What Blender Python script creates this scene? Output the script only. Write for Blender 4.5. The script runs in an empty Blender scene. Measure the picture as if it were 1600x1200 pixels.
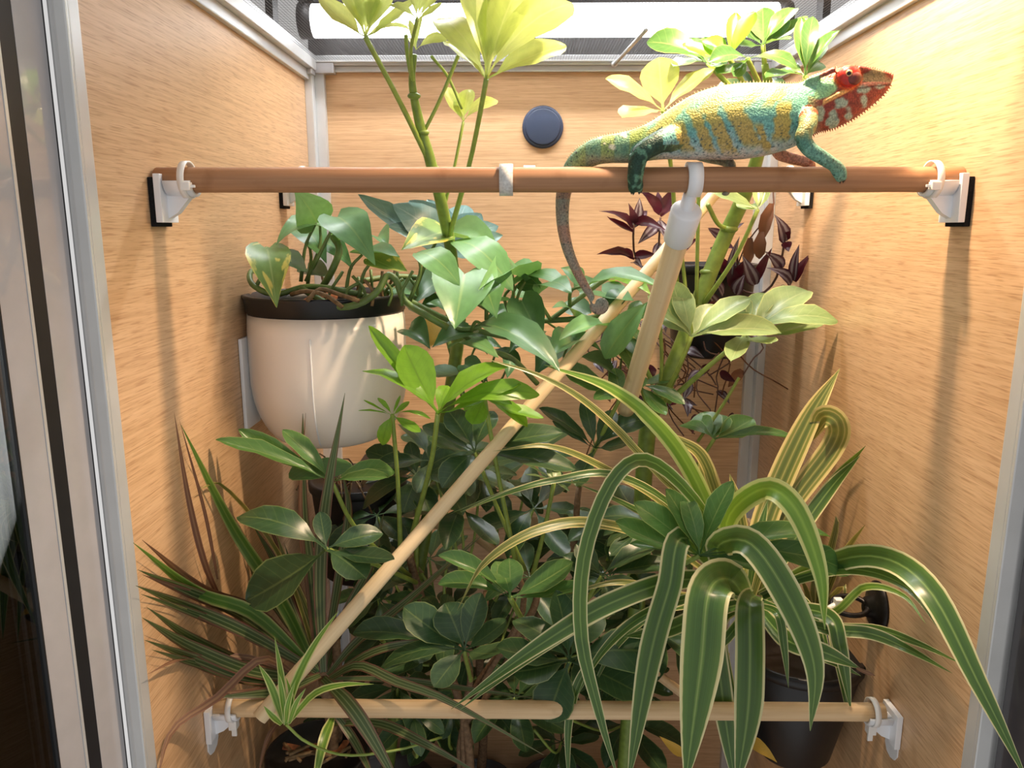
import bpy, bmesh, math, random
from mathutils import Vector, Matrix, Euler, noise

random.seed(11)
SC = bpy.context.scene
COL = SC.collection
FPX = 1200.0                      # focal length in pixels of the 1600x1200 frame

# ------------------------------------------------------------------ camera
CAM_H = 0.98
cam_d = bpy.data.cameras.new('camera')
cam_d.sensor_width = 36.0
cam_d.lens = 36.0 * FPX / 1600.0
cam_d.clip_start = 0.02
cam = bpy.data.objects.new('camera', cam_d)
COL.objects.link(cam)
cam.location = (0, 0, CAM_H)
cam.rotation_euler = (math.radians(90 - 11.4), 0, math.radians(0.67))
SC.camera = cam
CR = cam.rotation_euler.to_matrix()
CRI = CR.inverted()
CL = Vector((0, 0, CAM_H))

# ------------------------------------------------------------------ world and exposure
SC.view_settings.view_transform = 'Standard'
SC.view_settings.look = 'None'
SC.view_settings.gamma = 1.0
SC.view_settings.use_curve_mapping = False
SC.view_settings.exposure = 0.05
world = bpy.data.worlds.new('room')
SC.world = world
world.use_nodes = True
wb = world.node_tree.nodes['Background']
wb.inputs[0].default_value = (1.0, 0.985, 0.97, 1)
wb.inputs[1].default_value = 0.64
LED_STRENGTH = 8.0
LED_FRONT_STRENGTH = 124.0
HEAT_POWER = 27.0

# ------------------------------------------------------------------ helpers
def P(px, py, y):
    """the point seen at a pixel of the photograph on the vertical plane at distance y"""
    d = CR @ Vector(((px - 800) / FPX, (600 - py) / FPX, -1.0))
    return CL + d * (y / d.y)

def PC(px, py, y):
    """the same, kept inside the side walls"""
    v = P(px, py, y)
    while y > 0.49 and (v.x < XL + 0.005 or v.x > XR - 0.005):
        y -= 0.005
        v = P(px, py, y)
    return v

def mpp(px, py, y):
    return ((CRI @ (P(px, py, y) - CL)).z * -1.0) / FPX

def proj(v):
    c = CRI @ (v - CL)
    return 800 + FPX * c.x / -c.z, 600 - FPX * c.y / -c.z

def lin(c):
    f = lambda u: (u / 12.92) if u <= 0.04045 else ((u + 0.055) / 1.055) ** 2.4
    return (f(c[0] / 255.0), f(c[1] / 255.0), f(c[2] / 255.0), 1.0)

class NT:
    def __init__(self, name):
        self.m = bpy.data.materials.new(name)
        self.m.use_nodes = True
        self.t = self.m.node_tree
        self.t.nodes.clear()
        self.out = self.t.nodes.new('ShaderNodeOutputMaterial')
    def n(self, typ, **kw):
        nd = self.t.nodes.new(typ)
        for k, v in kw.items():
            if k.startswith('i_'):
                key = k[2:].replace('_', ' ')
                nd.inputs[key].default_value = v
            else:
                setattr(nd, k, v)
        return nd
    def l(self, a, b):
        self.t.links.new(a, b)
    def bsdf(self, **kw):
        b = self.t.nodes.new('ShaderNodeBsdfPrincipled')
        for k, v in kw.items():
            b.inputs[k.replace('_', ' ')].default_value = v
        self.l(b.outputs[0], self.out.inputs[0])
        return b
    def ramp(self, stops, fac=None):
        r = self.t.nodes.new('ShaderNodeValToRGB')
        els = r.color_ramp.elements
        while len(els) < len(stops):
            els.new(0.5)
        for e, (p, c) in zip(els, stops):
            e.position = p
            e.color = c
        if fac is not None:
            self.l(fac, r.inputs[0])
        return r
    def mixc(self, a, b, fac, blend='MIX'):
        mx = self.t.nodes.new('ShaderNodeMix')
        mx.data_type = 'RGBA'
        mx.blend_type = blend
        for sock, val in ((mx.inputs[0], fac), (mx.inputs[6], a), (mx.inputs[7], b)):
            if hasattr(val, 'links'):
                self.l(val, sock)
            else:
                sock.default_value = val
        return mx.outputs[2]
    def coords(self, kind='Object', scale=(1, 1, 1)):
        tc = self.t.nodes.new('ShaderNodeTexCoord')
        mp = self.t.nodes.new('ShaderNodeMapping')
        mp.inputs['Scale'].default_value = scale
        self.l(tc.outputs[kind], mp.inputs[0])
        return mp.outputs[0]
    def noise(self, vec, scale, detail=3, rough=0.5):
        nz = self.t.nodes.new('ShaderNodeTexNoise')
        nz.inputs['Scale'].default_value = scale
        nz.inputs['Detail'].default_value = detail
        nz.inputs['Roughness'].default_value = rough
        self.l(vec, nz.inputs['Vector'])
        return nz.outputs['Fac']
    def bump(self, h, strength, dist, bsdf):
        b = self.t.nodes.new('ShaderNodeBump')
        b.inputs['Strength'].default_value = strength
        b.inputs['Distance'].default_value = dist
        self.l(h, b.inputs['Height'])
        self.l(b.outputs[0], bsdf.inputs['Normal'])

MAT = {}
def plain(name, col, rough=0.5, metal=0.0, spec=0.5, nscale=60, var=0.12, coat=0.0, sss=0.0):
    t = NT(name)
    b = t.bsdf(Roughness=rough, Metallic=metal)
    b.inputs['Specular IOR Level'].default_value = spec
    b.inputs['Coat Weight'].default_value = coat
    if sss:
        b.inputs['Subsurface Weight'].default_value = sss
        b.inputs['Subsurface Radius'].default_value = (0.01, 0.01, 0.01)
    c = lin(col)
    v = t.coords()
    f = t.noise(v, nscale, 4)
    lo = tuple(x * (1 - var) for x in c[:3]) + (1,)
    hi = tuple(min(1, x * (1 + var)) for x in c[:3]) + (1,)
    r = t.ramp([(0.3, lo), (0.7, hi)], f)
    t.l(r.outputs[0], b.inputs['Base Color'])
    MAT[name] = t.m
    return t.m

# fine grained bamboo laminate; along = axis of the grain
def wood_wall(name, along):
    t = NT(name)
    b = t.bsdf(Roughness=0.38)
    b.inputs['Specular IOR Level'].default_value = 0.5
    sc = [420, 420, 420]
    sc[along] = 11
    v = t.coords('Object', tuple(sc))
    fine = t.noise(v, 1.0, 5, 0.62)
    sc2 = [1000, 1000, 1000]
    sc2[along] = 38
    dash = t.noise(t.coords('Object', tuple(sc2)), 1.0, 2, 0.5)
    sc3 = [9, 9, 9]
    sc3[along] = 5
    broad = t.noise(t.coords('Object', tuple(sc3)), 1.0, 3)
    base = t.ramp([(0.30, lin((188, 150, 112))), (0.52, lin((207, 170, 130))), (0.75, lin((217, 182, 143)))], fine)
    d = t.ramp([(0.53, (0, 0, 0, 1)), (0.66, (1, 1, 1, 1))], dash)
    fac = t.n('ShaderNodeMath', operation='MULTIPLY')
    t.l(d.outputs[0], fac.inputs[0]); fac.inputs[1].default_value = 0.55 if along else 0.32
    c1 = t.mixc(base.outputs[0], lin((156, 114, 78)), fac.outputs[0])
    br = t.ramp([(0.3, (0.95, 0.94, 0.93, 1)), (0.7, (1.06, 1.05, 1.03, 1))], broad)
    c2 = t.mixc(c1, br.outputs[0], 1.0, 'MULTIPLY')
    t.l(c2, b.inputs['Base Color'])
    t.bump(dash, 0.12, 0.0004, b)
    MAT[name] = t.m
wood_wall('bamboo_x', 0)
wood_wall('bamboo_y', 1)

def wood_rod(name, dark, light, along=0):
    t = NT(name)
    b = t.bsdf(Roughness=0.55)
    sc = [260, 260, 260]
    sc[along] = 6
    f = t.noise(t.coords('Generated' if False else 'Object', tuple(sc)), 1.0, 4, 0.6)
    g = t.noise(t.coords('Object', (40, 40, 40)), 1.0, 3)
    r = t.ramp([(0.3, lin(dark)), (0.7, lin(light))], f)
    s = t.ramp([(0.62, (1, 1, 1, 1)), (0.8, (0.72, 0.64, 0.55, 1))], g)
    t.l(t.mixc(r.outputs[0], s.outputs[0], 1.0, 'MULTIPLY'), b.inputs['Base Color'])
    t.bump(f, 0.1, 0.0004, b)
    MAT[name] = t.m
wood_rod('dowel', (148, 104, 70), (178, 132, 94))
wood_rod('pale_dowel', (222, 196, 152), (238, 216, 176), 2)
wood_rod('low_dowel', (205, 170, 125), (226, 198, 156))

plain('aluminium', (205, 206, 206), 0.32, 0.35, nscale=25, var=0.06)
plain('grey_plastic', (172, 170, 172), 0.3, 0.0, 0.5, var=0.04, coat=1.0)
plain('dark_plastic', (66, 64, 68), 0.3, 0.0, 0.5, var=0.08, coat=1.0)
plain('rubber', (30, 30, 33), 0.4, var=0.1)
plain('white_print', (232, 234, 238), 0.4, 0.0, 0.5, nscale=30, var=0.03)
plain('foam', (24, 24, 26), 0.9, 0.0, 0.2, nscale=900, var=0.5)
plain('cable_tie', (232, 230, 226), 0.3, var=0.03, sss=0.3)
plain('clear_print', (205, 205, 202), 0.25, var=0.18, nscale=500)
plain('pot_white', (240, 232, 222), 0.33, 0.0, 0.5, nscale=20, var=0.02, sss=0.1)
plain('pot_black', (22, 22, 25), 0.38, var=0.15)
plain('disc_slate', (50, 60, 82), 0.45, var=0.05)
plain('soil', (58, 42, 32), 0.95, 0, 0.2, nscale=180, var=0.6)
plain('bark_chip', (128, 78, 48), 0.85, 0, 0.3, nscale=220, var=0.4)
plain('cane', (122, 98, 74), 0.8, 0, 0.3, nscale=260, var=0.35)
plain('dead_leaf', (104, 68, 46), 0.75, 0, 0.3, nscale=150, var=0.4)
plain('yellow_leaf', (188, 150, 60), 0.6, 0, 0.3, nscale=120, var=0.3)
plain('stem_green', (116, 140, 62), 0.42, 0, 0.5, nscale=120, var=0.2)
plain('petiole_green', (138, 160, 74), 0.42, 0, 0.5, nscale=120, var=0.18)
plain('vine_green', (92, 116, 60), 0.42, 0, 0.5, nscale=120, var=0.25)
plain('root_brown', (110, 88, 60), 0.75, 0, 0.3, nscale=200, var=0.4)
plain('trad_stem', (96, 70, 64), 0.5, 0, 0.4, nscale=120, var=0.3)
plain('iron', (34, 31, 30), 0.35, 0.6, nscale=300, var=0.25)
plain('wire', (52, 48, 45), 0.6, 0.0, nscale=20, var=0.1)
plain('lamp_housing', (26, 25, 25), 0.5, 0.2, var=0.1)
plain('reflector', (210, 206, 200), 0.25, 0.9, var=0.05)

def emit(name, col, s):
    t = NT(name)
    e = t.n('ShaderNodeEmission')
    e.inputs[0].default_value = col
    e.inputs[1].default_value = s
    t.l(e.outputs[0], t.out.inputs[0])
    MAT[name] = t.m
emit('led', (0.98, 0.985, 1.0, 1), LED_STRENGTH)
emit('led_front', (0.98, 0.985, 1.0, 1), LED_FRONT_STRENGTH)
emit('bulb_glow', (1.0, 0.62, 0.28, 1), 14.0)

def glass(name):
    t = NT(name)
    tr = t.n('ShaderNodeBsdfTransparent')
    tr.inputs[0].default_value = (0.80, 0.82, 0.82, 1)
    gl = t.n('ShaderNodeBsdfGlossy')
    gl.inputs['Roughness'].default_value = 0.01
    fr = t.n('ShaderNodeFresnel')
    fr.inputs[0].default_value = 1.5
    ad = t.n('ShaderNodeMath', operation='MULTIPLY_ADD')
    t.l(fr.outputs[0], ad.inputs[0]); ad.inputs[1].default_value = 1.3; ad.inputs[2].default_value = 0.03
    mx = t.n('ShaderNodeMixShader')
    t.l(ad.outputs[0], mx.inputs[0]); t.l(tr.outputs[0], mx.inputs[1]); t.l(gl.outputs[0], mx.inputs[2])
    t.l(mx.outputs[0], t.out.inputs[0])
    MAT[name] = t.m
glass('glass')

# leaves: uv.x runs across (0..1), uv.y from stalk to tip
def leaf_mat(name, cols, edge=None, rib=(150, 170, 90), rough=0.32, trans=0.32, tcol=(150, 190, 40), stripes=None, patch=None, under=None, veins=True):
    t = NT(name)
    uv = t.n('ShaderNodeTexCoord')
    sep = t.n('ShaderNodeSeparateXYZ')
    t.l(uv.outputs['UV'], sep.inputs[0])
    oi = t.n('ShaderNodeObjectInfo')
    ab = t.n('ShaderNodeMath', operation='SUBTRACT')
    t.l(sep.outputs[0], ab.inputs[0]); ab.inputs[1].default_value = 0.5
    a2 = t.n('ShaderNodeMath', operation='ABSOLUTE'); t.l(ab.outputs[0], a2.inputs[0])
    a3 = t.n('ShaderNodeMath', operation='MULTIPLY'); t.l(a2.outputs[0], a3.inputs[0]); a3.inputs[1].default_value = 2.0
    across = a3.outputs[0]                      # 0 at the midrib, 1 at the margin
    v = t.coords('Object', (1, 1, 1))
    if stripes:
        col = t.ramp([(p, lin(c)) for p, c in stripes], across).outputs[0]
        mp = t.n('ShaderNodeMapping'); mp.inputs['Scale'].default_value = (38, 1.2, 1)
        t.l(uv.outputs['UV'], mp.inputs[0])
        fine = t.noise(mp.outputs[0], 1.0, 3)
        fr = t.ramp([(0.3, (0.72, 0.76, 0.70, 1)), (0.7, (1.18, 1.15, 1.12, 1))], fine)
        col = t.mixc(col, fr.outputs[0], 1.0, 'MULTIPLY')
    else:
        col = t.ramp([(i / max(1, len(cols) - 1), lin(c)) for i, c in enumerate(cols)], oi.outputs['Random']).outputs[0]
        nz = t.noise(t.coords('UV', (5, 5, 5)), 1.0, 4)
        fr = t.ramp([(0.3, (0.78, 0.82, 0.78, 1)), (0.72, (1.15, 1.12, 1.12, 1))], nz)
        col = t.mixc(col, fr.outputs[0], 1.0, 'MULTIPLY')
        if veins:
            # side veins: a wave in (v - k*across)
            sk = t.n('ShaderNodeMath', operation='MULTIPLY_ADD')
            t.l(across, sk.inputs[0]); sk.inputs[1].default_value = -0.16; t.l(sep.outputs[1], sk.inputs[2])
            sn = t.n('ShaderNodeMath', operation='MULTIPLY'); t.l(sk.outputs[0], sn.inputs[0]); sn.inputs[1].default_value = 58.0
            s2 = t.n('ShaderNodeMath', operation='SINE'); t.l(sn.outputs[0], s2.inputs[0])
            vr = t.ramp([(0.90, (0, 0, 0, 1)), (1.0, (1, 1, 1, 1))], s2.outputs[0])
            vm = t.n('ShaderNodeMath', operation='MULTIPLY'); t.l(vr.outputs[0], vm.inputs[0]); vm.inputs[1].default_value = 0.22
            col = t.mixc(col, lin(rib), vm.outputs[0])
        rb = t.ramp([(0.025, (1, 1, 1, 1)), (0.07, (0, 0, 0, 1))], across)
        rm = t.n('ShaderNodeMath', operation='MULTIPLY'); t.l(rb.outputs[0], rm.inputs[0]); rm.inputs[1].default_value = 0.6
        col = t.mixc(col, lin(rib), rm.outputs[0])
    if patch:
        pn = t.noise(t.coords('UV', (3.2, 2.2, 1)), 1.0, 3)
        ps = t.n('ShaderNodeMath', operation='MULTIPLY_ADD')
        t.l(across, ps.inputs[0]); ps.inputs[1].default_value = 0.16; t.l(pn, ps.inputs[2])
        pr = t.ramp([(patch[1], (0, 0, 0, 1)), (patch[1] + 0.05, (1, 1, 1, 1))], ps.outputs[0])
        col = t.mixc(col, lin(patch[0]), pr.outputs[0])
    if edge:
        er = t.ramp([(0.93, (0, 0, 0, 1)), (0.97, (1, 1, 1, 1))], across)
        col = t.mixc(col, lin(edge), er.outputs[0])
    if under:
        ge = t.n('ShaderNodeNewGeometry')
        col = t.mixc(col, lin(under), ge.outputs['Backfacing'])
    b = t.n('ShaderNodeBsdfPrincipled')
    b.inputs['Roughness'].default_value = rough
    b.inputs['Specular IOR Level'].default_value = 0.5
    t.l(col, b.inputs['Base Color'])
    tl = t.n('ShaderNodeBsdfTranslucent')
    tcm = t.mixc(col, lin(tcol), 0.65)
    t.l(tcm, tl.inputs[0])
    mx = t.n('ShaderNodeMixShader'); mx.inputs[0].default_value = trans
    t.l(b.outputs[0], mx.inputs[1]); t.l(tl.outputs[0], mx.inputs[2])
    t.l(mx.outputs[0], t.out.inputs[0])
    MAT[name] = t.m

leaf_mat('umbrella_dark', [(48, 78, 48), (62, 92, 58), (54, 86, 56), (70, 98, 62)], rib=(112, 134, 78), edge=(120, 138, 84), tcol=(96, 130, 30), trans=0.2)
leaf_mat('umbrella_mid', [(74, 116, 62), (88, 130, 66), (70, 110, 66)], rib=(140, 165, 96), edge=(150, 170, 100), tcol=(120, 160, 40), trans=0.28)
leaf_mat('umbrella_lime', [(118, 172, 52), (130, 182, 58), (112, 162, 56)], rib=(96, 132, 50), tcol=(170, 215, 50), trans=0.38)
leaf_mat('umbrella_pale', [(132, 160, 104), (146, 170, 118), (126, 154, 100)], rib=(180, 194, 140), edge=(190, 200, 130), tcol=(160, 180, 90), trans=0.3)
leaf_mat('umbrella_lit', [(188, 208, 116), (204, 218, 128), (178, 204, 104)], rib=(214, 222, 150), tcol=(240, 242, 150), trans=0.55)  # umbrella leaf paled: strong light from above and behind painted into its colour
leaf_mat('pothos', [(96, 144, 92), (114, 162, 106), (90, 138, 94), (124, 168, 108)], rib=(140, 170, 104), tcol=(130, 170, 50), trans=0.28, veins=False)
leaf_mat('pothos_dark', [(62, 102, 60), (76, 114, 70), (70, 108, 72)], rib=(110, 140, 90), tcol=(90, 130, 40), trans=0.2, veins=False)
leaf_mat('pothos_varieg', [(112, 150, 78), (124, 158, 84)], rib=(160, 180, 110), tcol=(170, 180, 60), trans=0.3, patch=((214, 204, 104), 0.62), veins=False)
leaf_mat('pothos_back', [(98, 134, 132), (110, 146, 144)], rib=(150, 176, 168), tcol=(100, 140, 70), trans=0.2)
leaf_mat('spider', None, stripes=[(0.0, (140, 162, 98)), (0.05, (100, 134, 68)), (0.16, (58, 92, 46)), (0.5, (68, 104, 52)), (0.80, (84, 118, 58)), (0.86, (214, 208, 156)), (1.0, (232, 224, 180))], tcol=(150, 180, 50), trans=0.25, rough=0.3)
leaf_mat('spider_yellow', None, stripes=[(0.0, (176, 172, 108)), (0.06, (120, 132, 66)), (0.2, (78, 102, 52)), (0.42, (96, 118, 60)), (0.52, (190, 180, 116)), (0.6, (110, 126, 64)), (0.74, (128, 138, 70)), (0.80, (216, 200, 136)), (1.0, (226, 210, 150))], tcol=(200, 180, 80), trans=0.28, rough=0.32)
leaf_mat('spider_young', None, stripes=[(0.0, (150, 188, 82)), (0.2, (112, 156, 60)), (0.62, (104, 150, 58)), (0.72, (214, 218, 140)), (1.0, (226, 226, 160))], tcol=(170, 205, 60), trans=0.3, rough=0.3)
leaf_mat('dracaena', None, stripes=[(0.0, (128, 142, 98)), (0.10, (70, 92, 52)), (0.42, (58, 80, 46)), (0.55, (142, 146, 104)), (0.68, (74, 90, 54)), (0.86, (110, 84, 66)), (1.0, (128, 70, 66))], tcol=(120, 140, 50), trans=0.22, rough=0.38)
leaf_mat('dracaena_green', None, stripes=[(0.0, (118, 150, 74)), (0.2, (72, 116, 46)), (0.6, (80, 124, 50)), (0.84, (150, 168, 98)), (1.0, (170, 160, 110))], tcol=(130, 170, 50), trans=0.3, rough=0.36)
leaf_mat('dracaena_dry', None, stripes=[(0.0, (150, 116, 86)), (0.5, (104, 72, 56)), (1.0, (140, 100, 76))], tcol=(150, 100, 60), trans=0.2, rough=0.6)
leaf_mat('inch_plant', None, stripes=[(0.0, (58, 40, 56)), (0.18, (70, 52, 70)), (0.34, (140, 136, 150)), (0.60, (128, 122, 138)), (0.75, (62, 36, 54)), (1.0, (52, 24, 42))], under=(78, 26, 46), tcol=(110, 30, 60), trans=0.18, rough=0.34)
leaf_mat('inch_plant_red', [(68, 28, 42), (56, 26, 40), (78, 34, 46)], rib=(60, 26, 40), tcol=(140, 30, 60), trans=0.25, veins=False, under=(92, 32, 50))

# ---- geometry helpers: every builder returns (verts, faces[, uvs])
def link(name, me, mat, parent=None, smooth=True):
    if mat:
        me.materials.clear() if False else None
        if not me.materials:
            me.materials.append(MAT[mat])
    if smooth:
        me.shade_smooth() if hasattr(me, 'shade_smooth') else None
    o = bpy.data.objects.new(name, me)
    COL.objects.link(o)
    if parent is not None:
        o.parent = parent
        o.location = -Vector(parent_loc(parent))
    return o

def parent_loc(p):
    l = Vector(p.location)
    while p.parent is not None:
        p = p.parent
        l = l + Vector(p.location)
    return l

def mesh(name, vf):
    me = bpy.data.meshes.new(name)
    me.from_pydata([tuple(v) for v in vf[0]], [], vf[1])
    if len(vf) > 2 and vf[2]:
        uvl = me.uv_layers.new(name='UVMap')
        for lp in me.loops:
            uvl.data[lp.index].uv = vf[2][lp.vertex_index]
    me.update()
    return me

def put(name, vf, mat, parent=None, smooth=True):
    return link(name, mesh(name, vf), mat, parent, smooth)

def merge(*parts):
    V, F = [], []
    for p in parts:
        k = len(V)
        V += list(p[0])
        F += [tuple(i + k for i in f) for f in p[1]]
    return V, F

def box(x0, x1, y0, y1, z0, z1):
    V = [Vector((x, y, z)) for z in (z0, z1) for y in (y0, y1) for x in (x0, x1)]
    F = [(0, 2, 3, 1), (4, 5, 7, 6), (0, 1, 5, 4), (2, 6, 7, 3), (0, 4, 6, 2), (1, 3, 7, 5)]
    return V, F

def bevbox(x0, x1, y0, y1, z0, z1, b=0.001):
    bm = bmesh.new()
    V, F = box(x0, x1, y0, y1, z0, z1)
    vs = [bm.verts.new(v) for v in V]
    for f in F:
        bm.faces.new([vs[i] for i in f])
    bmesh.ops.bevel(bm, geom=bm.edges[:], offset=b, segments=2, affect='EDGES', profile=0.7)
    V = [v.co.copy() for v in bm.verts]
    bm.verts.index_update()
    F = [tuple(v.index for v in f.verts) for f in bm.faces]
    bm.free()
    return V, F

def catmull(pts, n):
    """pts: list of Vectors (any size); n samples along the whole"""
    k = len(pts)
    if k == 2:
        return [pts[0].lerp(pts[1], i / (n - 1)) for i in range(n)]
    P_ = [pts[0] * 2 - pts[1]] + list(pts) + [pts[-1] * 2 - pts[-2]]
    out = []
    for i in range(n):
        s = i / (n - 1) * (k - 1)
        j = min(int(s), k - 2)
        t = s - j
        a, b, c, d = P_[j], P_[j + 1], P_[j + 2], P_[j + 3]
        out.append(0.5 * ((2 * b) + (c - a) * t + (2 * a - 5 * b + 4 * c - d) * t * t + (3 * b - a - 3 * c + d) * t ** 3))
    return out

def tube(pts, rad, seg=10, n=None, cap=True):
    pts = [Vector(p) for p in pts]
    if n:
        rr = rad if isinstance(rad, (list, tuple)) else [rad] * len(pts)
        pk = catmull(pts, n)
        rk = []
        for i in range(n):
            s = i / (n - 1) * (len(rr) - 1)
            j = min(int(s), len(rr) - 2)
            rk.append(rr[j] + (rr[j + 1] - rr[j]) * (s - j))
        pts, rad = pk, rk
    elif not isinstance(rad, (list, tuple)):
        rad = [rad] * len(pts)
    V, F = [], []
    T = []
    for i in range(len(pts)):
        a = pts[max(0, i - 1)]
        b = pts[min(len(pts) - 1, i + 1)]
        T.append((b - a).normalized())
    u = T[0].orthogonal().normalized()
    for i, p in enumerate(pts):
        u = (u - T[i] * u.dot(T[i])).normalized()
        w = T[i].cross(u)
        for k in range(seg):
            a = 2 * math.pi * k / seg
            V.append(p + (u * math.cos(a) + w * math.sin(a)) * rad[i])
    for i in range(len(pts) - 1):
        for k in range(seg):
            k2 = (k + 1) % seg
            F.append((i * seg + k, i * seg + k2, (i + 1) * seg + k2, (i + 1) * seg + k))
    if cap:
        F.append(tuple(range(seg - 1, -1, -1)))
        m = (len(pts) - 1) * seg
        F.append(tuple(range(m, m + seg)))
    return V, F

def lathe(cx, cy, prof, seg=48, sx=1.0, sy=1.0):
    V, F = [], []
    for (r, z) in prof:
        for k in range(seg):
            a = 2 * math.pi * k / seg
            V.append(Vector((cx + math.cos(a) * r * sx, cy + math.sin(a) * r * sy, z)))
    for i in range(len(prof) - 1):
        for k in range(seg):
            k2 = (k + 1) % seg
            F.append((i * seg + k, i * seg + k2, (i + 1) * seg + k2, (i + 1) * seg + k))
    F.append(tuple(range(seg - 1, -1, -1)))
    m = (len(prof) - 1) * seg
    F.append(tuple(range(m, m + seg)))
    return V, F

def sphere(c, rx, ry, rz, nu=16, nv=10):
    prof = [(max(0.02, math.sin(math.pi * i / nv)), -math.cos(math.pi * i / nv)) for i in range(nv + 1)]
    V, F = lathe(0, 0, prof, nu)
    return [Vector((v.x * rx + c[0], v.y * ry + c[1], v.z * rz + c[2])) for v in V], F

def thing(name, label, cat, loc, group=None):
    o = bpy.data.objects.new(name, None)
    o.empty_display_size = 0.02
    COL.objects.link(o)
    o.location = loc
    o['label'] = label
    o['category'] = cat
    if group:
        o['group'] = group
    return o

def tag(o, label, cat, group=None):
    o['label'] = label
    o['category'] = cat
    if group:
        o['group'] = group
    return o

def struct(o):
    o['kind'] = 'structure'
    return o

# ------------------------------------------------------------------ the enclosure
XL, XR, YB, YF, ZT = -0.273, 0.327, 1.04, 0.505, 1.188
TH = 0.012
struct(put('wall_left', box(XL - TH, XL, YF, YB + TH, 0, ZT), 'bamboo_y', smooth=False))
struct(put('wall_right', box(XR, XR + TH, YF, YB + TH, 0, ZT), 'bamboo_y', smooth=False))
struct(put('wall_back', box(XL, XR, YB, YB + TH, 0, ZT), 'bamboo_x', smooth=False))
struct(put('floor', box(XL - TH, XR + TH, YF - 0.02, YB + TH, -0.012, 0), 'bamboo_x', smooth=False))

def profile(name, *boxes):
    return struct(put(name, merge(*[bevbox(*b, 0.0012) for b in boxes]), 'aluminium', smooth=False))
# back corner profiles: two stepped faces each
profile('trim_1', (XL, XL + 0.010, YB - 0.022, YB, 0, ZT - 0.012), (XL + 0.010, XL + 0.022, YB - 0.010, YB, 0, ZT - 0.012))
profile('trim_2', (XR - 0.010, XR, YB - 0.022, YB, 0, ZT - 0.012), (XR - 0.022, XR - 0.010, YB - 0.010, YB, 0, ZT - 0.012))
# top profiles
profile('trim_3', (XL, XR, YB - 0.012, YB, ZT - 0.005, ZT + 0.006), (XL, XR, YB - 0.006, YB, ZT - 0.012, ZT - 0.005))
profile('trim_4', (XL, XL + 0.014, YF, YB - 0.012, ZT - 0.012, ZT + 0.006), (XL, XL + 0.006, YF, YB - 0.012, ZT - 0.024, ZT - 0.012))
profile('trim_5', (XR - 0.014, XR, YF, YB - 0.012, ZT - 0.012, ZT + 0.006), (XR - 0.006, XR, YF, YB - 0.012, ZT - 0.024, ZT - 0.012))
# front posts, stepped
profile('trim_6', (XL - 0.012, XL + 0.001, YF - 0.012, YF, 0, ZT + 0.006), (XL - 0.007, XL + 0.001, YF - 0.015, YF - 0.012, 0, ZT + 0.006))
profile('trim_7', (XR - 0.001, XR + 0.016, YF - 0.012, YF, 0, ZT + 0.006), (XR - 0.001, XR + 0.010, YF - 0.015, YF - 0.012, 0, ZT + 0.006))
profile('trim_8', (XL + 0.001, XR - 0.001, YF - 0.012, YF, ZT - 0.012, ZT + 0.006))
# corner blocks of the frame at the back
struct(put('trim_9', merge(bevbox(XL + 0.001, XL + 0.036, YB - 0.015, YB - 0.0005, ZT - 0.015, ZT - 0.002, 0.0015), bevbox(XL + 0.001, XL + 0.012, YB - 0.030, YB - 0.0005, ZT - 0.018, ZT - 0.002, 0.0015)), 'grey_plastic', smooth=False))
struct(put('trim_10', merge(bevbox(XR - 0.036, XR - 0.001, YB - 0.015, YB - 0.0005, ZT - 0.015, ZT - 0.002, 0.0015), bevbox(XR - 0.012, XR - 0.001, YB - 0.030, YB - 0.0005, ZT - 0.018, ZT - 0.002, 0.0015)), 'grey_plastic', smooth=False))

# screen top: a frame strip and the woven wires
ceil = struct(put('ceiling', merge(bevbox(XL + 0.012, XR - 0.012, YB - 0.016, YB - 0.012, ZT - 0.002, ZT + 0.006, 0.0008), bevbox(XL + 0.012, XR - 0.012, YF, YF + 0.004, ZT - 0.002, ZT + 0.006, 0.0008)), 'aluminium', smooth=False))
V, F = [], []
def wire(a, b, r):
    global V, F
    v, f = tube([a, b], r, 4, cap=False)
    k = len(V)
    V += v
    F += [tuple(i + k for i in q) for q in f]
PITCH = 0.0034
diag = YB - YF
n = int((XR - XL + diag) / PITCH / 1.0)
x = XL + 0.012
while x < XR - 0.012:
    wire(Vector((x, YF + 0.002, ZT)), Vector((x, YB - 0.014, ZT)), 0.00019)
    x += PITCH
y = YF + 0.004
while y < YB - 0.014:
    wire(Vector((XL + 0.012, y, ZT + 0.0006)), Vector((XR - 0.012, y, ZT + 0.0006)), 0.00019)
    y += PITCH
sw = put('screen_wire', (V, F), 'wire', ceil)
sw['kind'] = 'stuff'
# stiffener rod under the screen
a, b = P(960, 92, 1.022), P(1012, -20, 0.86)
b.z = ZT - 0.004; a.z = ZT - 0.006
tag(put('screen_brace', merge(tube([a, b], 0.0022, 8), sphere(a, 0.004, 0.004, 0.004, 10, 6)), 'aluminium'), 'thin metal brace rod running across the black screen top', 'brace rod')

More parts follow.
